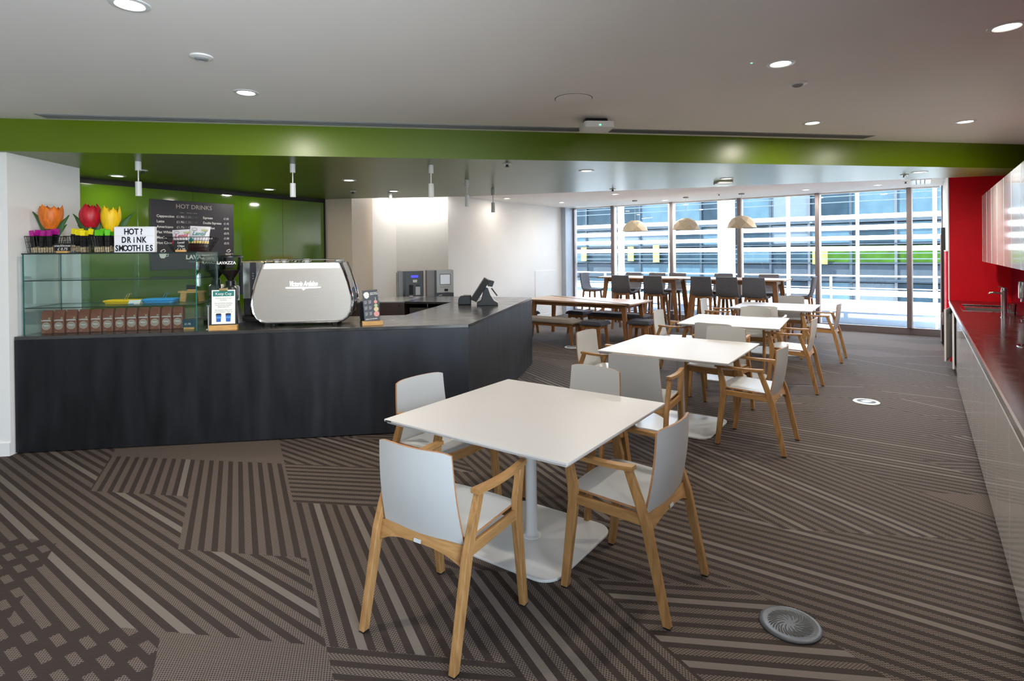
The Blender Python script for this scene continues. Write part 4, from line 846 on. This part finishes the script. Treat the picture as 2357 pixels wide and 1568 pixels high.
# ---------------------------------------------------------------- kitchen run
Y0, Y1 = 1.2, 10.478
t = thing('kitchen_worktop', 'long dark red glossy worktop with metal edge', 'worktop')
sx0, sx1, sy0, sy1 = 0.44, 0.90, 8.86, 9.80
mb = MB()
mb.box(XC+0.012,XK-0.001,Y0,sy0,0.862,0.90); mb.box(XC+0.012,XK-0.001,sy1,Y1,0.862,0.90); mb.box(XC+0.012,sx0,sy0,sy1,0.862,0.90); mb.box(sx1,XK-0.001,sy0,sy1,0.862,0.90)
mb.build('slab', 'worktop', t); box('metal_edge', 'steel', XC, XC+0.012, Y0, Y1, 0.858, 0.902, t); box('drip_rail', 'alu_white', XC+0.004, XC+0.02, Y0, Y1, 0.835, 0.856, t)
t = thing('sink', 'stainless steel inset sink with draining ribs in red worktop', 'sink', (0,0,0))
mb = MB(); z1 = 0.905
mb.box(sx0-0.02,sx1+0.02,sy0-0.02,sy0+0.015,0.900,z1); mb.box(sx0-0.02,sx1+0.02,sy1-0.015,sy1+0.02,0.900,z1); mb.box(sx0-0.02,sx0+0.015,sy0,sy1,0.900,z1); mb.box(sx1-0.015,sx1+0.02,sy0,sy1,0.900,z1)
mb.build('rim', 'chrome', t)
ym = 9.32; mb = MB(); mb.box(sx0,sx1,sy0,ym,0.72,0.725); mb.box(sx0,sx0+0.004,sy0,ym,0.72,0.9); mb.box(sx1-0.004,sx1,sy0,ym,0.72,0.9); mb.box(sx0,sx1,sy0,sy0+0.004,0.72,0.9); mb.box(sx0,sx1,ym-0.004,ym,0.72,0.9); mb.build('bowl', 'steel', t)
box('drainer', 'steel', sx0, sx1, ym, sy1, 0.884, 0.888, t)
for k in range(5): box('rib', 'chrome', sx0+0.05+k*0.085, sx0+0.058+k*0.085, ym+0.05, sy1-0.05, 0.888, 0.894, t)
t = thing('mixer_tap', 'tall chrome mixer tap standing in front of the sink', 'tap', (0.748,8.204,0.9), 0)
MB().lathe([(0.033,0),(0.033,0.01),(0.026,0.012),(0.026,0.28),(0.028,0.285),(0.028,0.30)], 20).build('body', 'chrome', t, smooth=True); MB().tube([(0,0,0.262),(-0.09,0.0,0.272),(-0.118,0.0,0.27),(-0.13,0.0,0.255)], 0.011, 10).build('spout', 'chrome', t, smooth=True)
MB().lathe([(0.026,0.30),(0.026,0.325),(0.02,0.332)], 20).build('cap', 'chrome', t, smooth=True); MB().tube([(0,0,0.325),(-0.05,0.0,0.34)], 0.006, 8).build('lever', 'chrome', t)
t = thing('drinking_glass', 'drinking glass standing behind the chrome tap', 'glass', (0.84,8.45,0.901)); MB().lathe([(0.028,0),(0.036,0.13),(0.034,0.13),(0.027,0.004)], 18, cap=False).build('wall', 'clear', t, smooth=True); MB().lathe([(0.027,0.0),(0.027,0.005)], 18).build('base', 'clear', t)
t = thing('soap_dispenser', 'chrome soap dispenser on the dark red splashback', 'soap dispenser', (XK,8.75,1.08)); MB().lathe([(0.04,0.0),(0.042,0.01),(0.042,0.19),(0.03,0.2)], 18, c=(-0.07,0,0)).build('body', 'chrome', t, smooth=True)
MB().lathe([(0.012,-0.04),(0.012,0.0)], 12, c=(-0.08,0,0)).build('nozzle', 'chrome', t)
for z in (0.06,0.15): MB().tube([(-0.04,0,z),(-0.001,0,z)], 0.008, 8).build('bracket', 'chrome', t)
t = thing('boiling_water_tap', 'low chrome water tap at right of the sink drain', 'tap', (0.90,7.95,0.90)); MB().lathe([(0.04,0),(0.045,0.012),(0.02,0.02),(0.012,0.03),(0.012,0.06)], 18).build('base', 'chrome', t, smooth=True); MB().tube([(0,0,0.045),(-0.06,0.0,0.035)], 0.007, 8).build('spout', 'chrome', t)
t = thing('waste_ring', 'chrome ring of a waste chute set in the worktop', 'waste ring', (0.72,5.9,0.9)); MB().lathe([(0.11,0),(0.11,0.006),(0.085,0.008),(0.08,0.002)], 28, cap=False).build('ring', 'chrome', t, smooth=True); MB().lathe([(0.0005,0.001),(0.08,0.001)], 24, cap=False).build('lid', 'black_plastic', t)
# base units: one per door
ys = [Y0+0.6*k for k in range(0,13)]
ords = ['nearest the viewpoint','second','third','fourth','fifth','sixth','seventh','eighth','ninth','tenth','eleventh','twelfth','thirteenth','fourteenth','fifteenth','sixteenth']
for k in range(12):
    y0, y1 = ys[k], ys[k+1]
    t = thing('base_cabinet', 'glossy grey kitchen base cabinet under red worktop, number %s along the run' % ords[k] if k else 'glossy grey kitchen base cabinet at the near end under red worktop', 'cabinet', (0,0,0), 0, 'kitchen base cabinets')
    box('body', 'dark_grey_panel', XC+0.03, XK-0.002, y0+0.002, y1-0.002, 0.10, 0.834, t); box('plinth', 'soft_black', XC+0.09, XC+0.11, y0, y1, 0.0, 0.10, t)
    box('door', 'cab_gloss', XC+0.006, XC+0.028, y0+0.0015, y1-0.0015, 0.10, 0.83, t, bevel=0.0015)
yl = ys[12]
t = thing('base_cabinet', 'white kitchen base cabinet with open door, at the red wall', 'cabinet', (0,0,0), 0, 'kitchen base cabinets')
box('body', 'cab_white', XC+0.05, XK-0.002, yl+0.002, Y1-0.002, 0.10, 0.70, t); box('front_frame', 'cab_white', XC+0.03, XC+0.05, yl+0.002, Y1-0.002, 0.10, 0.834, t); box('plinth', 'soft_black', XC+0.09, XC+0.11, yl, Y1, 0.0, 0.10, t)
dd = box('door', 'cab_white', 0, 0.022, -0.6, 0.0, 0.10, 0.82, t, bevel=0.0015, loc=(XC+0.022,Y1-0.06,0), rot=(0,0,-0.16)); box('handle', 'chrome', -0.03, -0.018, -0.57, -0.54, 0.60, 0.78, dd)
dd2 = box('door', 'cab_white', 0, 0.022, -0.57, 0.0, 0.10, 0.82, t, bevel=0.0015, loc=(XC+0.022,Y1-0.66,0), rot=(0,0,-0.05)); box('handle', 'chrome', -0.03, -0.018, -0.54, -0.51, 0.70, 0.80, dd2)
# wall units
n = 0
for k in range(9):
    y1 = 9.98-0.6*k; y0 = y1-0.6
    t = thing('wall_cabinet', 'glossy white wall cabinet, %s from the red wall' % names[k], 'cabinet', (0,0,0), 0, 'kitchen wall cabinets')
    box('body', 'cab_white', 0.712, XK-0.002, y0+0.001, y1-0.001, 1.484, 2.38, t); d_ = box('door', 'cab_white', 0.69, 0.71, y0+0.002, y1-0.002, 1.482, 2.382, t, bevel=0.0015); box('edge_strip', 'alu_white', 0.689, 0.692, y1-0.012, y1-0.003, 1.484, 2.38, d_)
# ---------------------------------------------------------------- floor vents
def slot_mesh(r0, r1, tw):
    mb = MB(); pts = [];
    for i in range(7):
        f = i/6; r = r0+(r1-r0)*f; a = tw*f; pts.append((r*math.cos(a), r*math.sin(a), 0))
    vs = []; fs = []; wd = 0.0032
    for i, p in enumerate(pts):
        a = pts[max(i-1,0)]; b_ = pts[min(i+1,6)]; d = Vector((b_[0]-a[0],b_[1]-a[1])).normalized(); f = i/6; ww = wd*(0.7+0.5*f)*(0.6 if i in (0,6) else 1)
        vs += [(p[0]-d.y*ww,p[1]+d.x*ww,0),(p[0]+d.y*ww,p[1]-d.x*ww,0)]
    for i in range(6): fs.append((2*i,2*i+1,2*i+3,2*i+2))
    return mb.add(vs, fs).mesh('slot', 'slot_black')
_sl = [slot_mesh(0.022,0.092,0.75), slot_mesh(0.055,0.093,0.42), slot_mesh(0.036,0.093,0.6), slot_mesh(0.055,0.093,0.42)]
for x, y, m, lb in ((-0.478,2.745,'vent_metal','round grey metal floor vent with spiral slots nearest the camera'),(-0.483,7.221,'vent_white','round pale floor vent in the carpet beside the kitchen run'),(-4.932,8.547,'vent_white','round pale floor vent near the oak bench')):
    t = thing('floor_vent', lb, 'floor vent', (x,y,0.0), 0, 'round floor vents')
    MB().lathe([(0.128,0.0005),(0.128,0.006),(0.122,0.011),(0.11,0.012),(0.107,0.0105),(0.0005,0.0105)], 40, cap=False).build('disc', m, t, smooth=True)
    for k in range(36):
        s = place('slot', _sl[k % 4], t, (0,0,0.0112), (0,0,2*PI*k/36 - (0.35 if k % 4 in (1,3) else 0.15 if k % 4 == 2 else 0)*-1))
# ---------------------------------------------------------------- oak armchairs
def chair_parts():
    P = {}
    for sg in (-1,1):
        x0, x1 = (0.238,0.270) if sg > 0 else (-0.270,-0.238)
        P['leg',sg,0] = MB().prism([(-0.286,0.006),(-0.250,0.006),(-0.150,0.43),(-0.128,0.50),(-0.066,0.668),(-0.104,0.668),(-0.160,0.53),(-0.197,0.43)], x0, x1, axis='x').mesh('leg', 'oak_v', bevel=0.004)
        P['leg',sg,1] = MB().prism([(0.246,0.006),(0.283,0.006),(0.236,0.44),(0.236,0.50),(0.262,0.668),(0.226,0.668),(0.188,0.53),(0.184,0.44)], x0, x1, axis='x').mesh('leg', 'oak_v', bevel=0.004)
        def arm(u, v, sg=sg): y = -0.115+0.395*v; return (sg*(0.254+0.012*math.sin(PI*v))+(u-0.5)*(0.044-0.012*v), y, 0.678+0.004*v-0.006*math.sin(PI*v))
        P['arm',sg,0] = MB().sheet(arm, 2, 10, 0.021, 0, 0).mesh('armrest', 'oak_y', smooth=True)
        P['rail',sg,0] = MB().prism([(-0.16,0.425),(0.20,0.438),(0.205,0.482),(-0.14,0.475)], sg*0.254-0.011, sg*0.254+0.011, axis='x').mesh('side_rail', 'oak_y', bevel=0.003)
        for k, y in ((0,-0.268),(1,0.2645)): P['foot',sg,k] = MB().box(x0+0.002,x1-0.002,y-0.016,y+0.016,0.0,0.007).mesh('foot_pad', 'black_plastic')
    def rear(u, v):
        x = -0.24+0.48*u; e = abs(2*u-1); z0 = 0.372+0.05*(1-e**3); z1 = 0.462
        return (x, -0.172+0.02*v-0.008*(1-e*e), z0+(z1-z0)*v)
    P['rear'] = MB().sheet(rear, 16, 2, 0.024, 0, 0).mesh('rear_rail', 'oak_x', smooth=True)
    def front(u, v): x = -0.24+0.48*u; return (x, 0.212+0.022*(1-(2*u-1)**2), 0.43+0.05*v)
    P['front'] = MB().sheet(front, 10, 1, 0.022, 0, 0).mesh('front_rail', 'oak_x', smooth=True)
    def seat(u, v):
        x = (u-0.5)*0.482; y = -0.148+0.393*v
        z = 0.487+0.016*v-0.010*math.sin(PI*v)*math.cos(PI*(u-0.5)); y += 0.018*(1-(2*u-1)**2)*v
        if v > 0.86: z -= ((v-0.86)/0.14)**2*0.012
        return (x, y, z)
    P['seat'] = MB().sheet(seat, 10, 14, 0.011, 0, 1).mesh('seat', ['laminate','ply_edge'], smooth=True)
    def back(u, v):
        hw = 0.226-0.022*v; x = (u-0.5)*2*hw; z = 0.458+0.398*v; e = (2*u-1)**2
        y = -0.155-0.070*v-0.012*math.sin(PI*v)+0.034*e*(0.5+0.5*v)-0.012
        zz = z-0.012*(abs(2*u-1)**8)*(v**10)
        return (-x, y, zz)
    P['back'] = MB().sheet(back, 14, 12, 0.011, 0, 1).mesh('backrest', ['laminate','ply_edge'], smooth=True)
    P['tag'] = MB().box(-0.02,0.02,-0.001,0.001,-0.008,0.008).mesh('maker_tag', 'pale_grey')
    return P
CP = chair_parts()
def armchair(x, y, rz, label):
    t = thing('armchair', label, 'chair', (x,y,0), rz, 'white armchairs at the square tables')
    for sg in (-1,1):
        for k in (0,1): l = place('leg', CP['leg',sg,k], t); place('foot_pad', CP['foot',sg,k], l)
        place('armrest', CP['arm',sg,0], t); place('side_rail', CP['rail',sg,0], t)
    r = place('rear_rail', CP['rear'], t); place('maker_tag', CP['tag'], r, (0,-0.1925,0.437), (-0.15,0,0)); place('front_rail', CP['front'], t); place('seat', CP['seat'], t); place('backrest', CP['back'], t)
    return t
# ---------------------------------------------------------------- white square tables
TS = 0.595
_top = MB().prism(rrect(-TS,TS,-TS,TS,0.006,2), 0.734, 0.746).mesh('tabletop', 'table_white', bevel=0.002); _core = MB().prism(rrect(-TS+0.012,TS-0.012,-TS+0.012,TS-0.012,0.006,2), 0.722, 0.734).mesh('core_board', 'table_edge')
_col = MB().lathe([(0.055,0.014),(0.055,0.018),(0.038,0.026),(0.034,0.045),(0.033,0.71),(0.033,0.722)], 28).mesh('column', 'white_metal', smooth=True)
_bas = MB().prism(rrect(-0.36,0.36,-0.36,0.36,0.11,8), 0.0, 0.014).mesh('base_plate', 'white_metal', bevel=0.003); _sp = MB().box(-0.2,0.2,-0.03,0.03,0.712,0.722).mesh('spider', 'table_edge')
TB = [(-1.858,2.729,0.3,'nearest square white pedestal table in the foreground'),(-1.878,5.347,0.65,'second square white pedestal table from the camera'),(-1.978,7.695,4.6,'third square white pedestal table from the camera'),(-1.925,10.003,1.56,'farthest square white pedestal table, close to the high tables')]
for x, y, a, lb in TB:
    t = thing('square_table', lb, 'table', (x,y,0), math.radians(a), 'square white tables')
    place('tabletop', _top, t); place('core_board', _core, t); place('column', _col, t); place('base_plate', _bas, t); place('spider', _sp, t); place('spider', _sp, t, None, (0,0,PI/2))
    if y < 3: box('maker_plate', 'soft_black', -TS+0.015, -TS+0.06, -TS-0.001, -TS+0.0005, 0.737, 0.743, t)
D90 = PI/2
CH = [(-1.775,1.905,0.06,'white armchair with its back to the camera at the nearest table'),(-1.18,2.672,D90-0.02,'white armchair on the right side of the nearest table'),(-2.50,2.66,-D90-0.05,'white armchair between the nearest table and the dark bar'),(-1.90,3.375,PI-0.12,'white armchair on the far side of the nearest table'),
      (-1.86,4.37,0.07,'white armchair on the near side of the second table'),(-1.155,5.21,D90-0.03,'white armchair on the right side of the second table'),(-2.60,5.16,-D90-0.02,'white armchair on the left side of the second table'),(-1.70,5.985,PI-0.09,'white armchair on the far side of the second table'),
      (-1.88,6.64,-0.05,'white armchair on the near side of the third table'),(-1.235,7.53,D90+0.01,'white armchair on the right side of the third table'),(-2.72,7.46,-D90+0.05,'white armchair on the left side of the third table'),(-1.93,8.335,PI-0.10,'white armchair on the far side of the third table'),
      (-1.88,8.97,0.05,'white armchair on the near side of the farthest square table'),(-1.20,9.745,D90-0.02,'white armchair on the right side of the farthest square table'),(-2.77,9.62,-D90+0.04,'white armchair on the left side of the farthest square table'),(-1.84,10.64,PI-0.05,'white armchair on the far side of the farthest square table')]
for c in CH: armchair(*c)

# ---------------------------------------------------------------- oak tables, benches and stools
def barrel(L, Wd, k=0.03, n=12):
    pts = []
    for i in range(n+1): u = -1+2*i/n; pts.append((u*L/2, -Wd/2-k*(1-u*u)+k))
    for i in range(n+1): u = -1+2*i/n; pts.append((L/2+0.0+0.02*(1-u*u)-0.02, u*(Wd/2-0.0)))
    for i in range(n+1): u = 1-2*i/n; pts.append((u*L/2, Wd/2+k*(1-u*u)-k))
    for i in range(n+1): u = 1-2*i/n; pts.append((-L/2-0.02*(1-u*u)+0.02, u*Wd/2))
    out = []
    for p in pts:
        if not out or (abs(p[0]-out[-1][0])+abs(p[1]-out[-1][1])) > 1e-3: out.append(p)
    return out
def oak_table(name, label, cat, x, y, L, Wd, H, splay, legw, group=None, rz=0):
    t = thing(name, label, cat, (x,y,0), rz, group)
    MB().prism(barrel(L,Wd), H-0.026, H).build('tabletop', 'table_oak', t, bevel=0.004)
    ax, ay = L/2-0.20, Wd/2-0.16
    for sy in (-1,1): box('apron', 'dark_oak_x', -ax, ax, sy*ay-0.012, sy*ay+0.012, H-0.105, H-0.026, t, bevel=0.002)
    for sx in (-1,1):
        box('apron', 'dark_oak_x', sx*ax-0.012, sx*ax+0.012, -ay, ay, H-0.105, H-0.026, t, bevel=0.002)
        for sy in (-1,1): MB().beam((sx*ax,sy*ay,H-0.026),(sx*(ax+splay),sy*(ay+splay*0.6),0.0),legw,legw*0.75,legw*0.62,legw*0.5,up=(0,1,0)).build('leg', 'dark_oak_v', t, bevel=0.003)
    box('maker_plate', 'pale_grey', -0.03, 0.03, -ay-0.014, -ay-0.0115, H-0.06, H-0.05, t)
    return t
oak_table('dining_table','low oak table with pale top beyond the bar','table',-5.22,9.62,2.30,1.05,0.745,0.06,0.085)
oak_table('high_table','left high oak table by the windows','table',-4.935,11.77,1.92,0.93,1.10,0.12,0.09,'high tables'); oak_table('high_table','right high oak table by the windows','table',-2.985,11.77,1.92,0.93,1.10,0.12,0.09,'high tables')
def cushion(L, Wd, z0, z1):
    def f(u, v):
        a = (2*u-1); b_ = (2*v-1); e = (1-abs(a)**10)*(1-abs(b_)**8)
        dip = 0.012*math.exp(-((a*L/2)**2+(b_*Wd/2)**2)/0.0025)
        return (a*L/2, b_*Wd/2, z0+(z1-z0)*(0.35+0.65*e**0.5)-dip)
    mb = MB(); n = 24; m = 12; vs = [f(i/n,j/m) for i in range(n+1) for j in range(m+1)]; K = len(vs); vs += [(x,y,z0) for x,y,_ in vs]
    idx = lambda i,j: i*(m+1)+j; fs = []
    for i in range(n):
        for j in range(m): q = (idx(i,j),idx(i+1,j),idx(i+1,j+1),idx(i,j+1)); fs += [q, tuple(K+k for k in q[::-1])]
    for j in range(m): fs += [(idx(0,j),idx(0,j+1),K+idx(0,j+1),K+idx(0,j)),(idx(n,j+1),idx(n,j),K+idx(n,j),K+idx(n,j+1))]
    for i in range(n): fs += [(idx(i+1,0),idx(i,0),K+idx(i,0),K+idx(i+1,0)),(idx(i,m),idx(i+1,m),K+idx(i+1,m),K+idx(i,m))]
    return mb.add(vs, fs)
def bench(name, label, cat, x, y, L, Wd, fab, rz=0, group=None):
    t = thing(name, label, cat, (x,y,0), rz, group)
    cushion(L, Wd, 0.395, 0.465).build('cushion', fab, t, smooth=True)
    MB().lathe([(0.0005,0.005),(0.012,0.0)], 10, cap=False).build('button', fab, t, (0,0,0.447))
    ax, ay = L/2-0.07, Wd/2-0.06
    for sy in (-1,1): box('apron', 'dark_oak_x', -ax, ax, sy*ay-0.01, sy*ay+0.01, 0.33, 0.395, t)
    for sx in (-1,1):
        box('apron', 'dark_oak_x', sx*ax-0.01, sx*ax+0.01, -ay, ay, 0.33, 0.395, t)
        for sy in (-1,1): MB().beam((sx*ax,sy*ay,0.394),(sx*(ax+0.035),sy*(ay+0.03),0.0),0.06,0.04,0.04,0.03,up=(0,1,0)).build('leg', 'dark_oak_v', t, bevel=0.002)
    return t
bench('bench','taupe upholstered oak bench on the near side of the low table','bench',-5.55,8.80,1.22,0.40,'fabric_taupe'); bench('bench','charcoal upholstered oak bench on the far side of the low table','bench',-4.78,10.15,1.20,0.40,'fabric_black')
bench('stool','dark square stool between taupe bench and round floor vent','stool',-4.62,8.82,0.42,0.40,'fabric_black',0.03,'square stools at the low table'); bench('stool','dark square stool at the right end of the low table','stool',-3.98,9.36,0.42,0.40,'fabric_black',0.05,'square stools at the low table'); bench('stool','dark square stool left of the charcoal bench','stool',-5.68,10.17,0.42,0.40,'fabric_black',-0.04,'square stools at the low table')
bench('stool','dark square stool at the left end of the low table, mostly hidden by the bar','stool',-6.58,9.55,0.42,0.40,'fabric_black',0,'square stools at the low table')
# bar stools
def stool_shell():
    def f(u, v):
        x = (u-0.5)
        if v < 0.45: q = v/0.45; y = 0.20-0.36*q; z = 0.795-0.02*math.sin(PI*q)-(0.02*(1-q)**6); w = 0.42
        else:
            q = (v-0.45)/0.55; a = q
            y = -0.16-0.06*a-0.03*math.sin(PI*0.5*min(1,a*4)); z = 0.795+0.365*a**1.0+ (0 if a > .1 else 0); w = 0.42-0.04*a
        e = (2*u-1)**2
        return (-x*w, y+0.012*e*(1 if v > .45 else 0), z+0.008*e*(1 if v < .45 else 0))
    return MB().sheet(f, 8, 18, 0.035, 0, 0).mesh('seat_shell', 'fabric_dark', smooth=True)
_ss = stool_shell()
_sleg = {(sx,sy): MB().beam((sx*0.15,sy*0.14-0.02,0.785),(sx*0.21,sy*0.20-0.02,0.0),0.05,0.036,0.036,0.028,up=(0,1,0)).mesh('leg', 'dark_oak_v', bevel=0.002) for sx in (-1,1) for sy in (-1,1)}
_sft = MB().tube([(-0.19,-0.20,0.30),(0.19,-0.20,0.30),(0.19,0.16,0.30),(-0.19,0.16,0.30)], 0.008, 8, closed=True).mesh('foot_rail', 'chrome', smooth=True); _sap = MB().box(-0.16,0.16,-0.17,0.13,0.735,0.772).mesh('seat_frame', 'dark_oak_x', bevel=0.003)
def bar_stool(x, y, rz, label):
    t = thing('bar_stool', label, 'bar stool', (x,y,0), rz, 'bar stools at the high tables')
    place('seat_shell', _ss, t); place('seat_frame', _sap, t); place('foot_rail', _sft, t)
    for k in _sleg: place('leg', _sleg[k], t)
for x, w in ((-5.145,'leftmost'),(-4.43,'second from left'),(-3.45,'third from left'),(-2.966,'fourth from left'),(-2.486,'rightmost')): bar_stool(x, 11.22, 0.0, 'charcoal bar stool on the near side of the high tables, '+w)
for x, w in ((-5.53,'leftmost'),(-4.95,'second from left'),(-4.47,'third from left'),(-3.45,'fourth from left'),(-2.54,'rightmost')): bar_stool(x, 12.33, PI, 'charcoal bar stool on the window side of the high tables, '+w)
bar_stool(-6.22, 11.8, -D90, 'charcoal bar stool at the left end of the high tables'); bar_stool(-1.83, 11.8, D90, 'charcoal bar stool at the right end of the high tables')
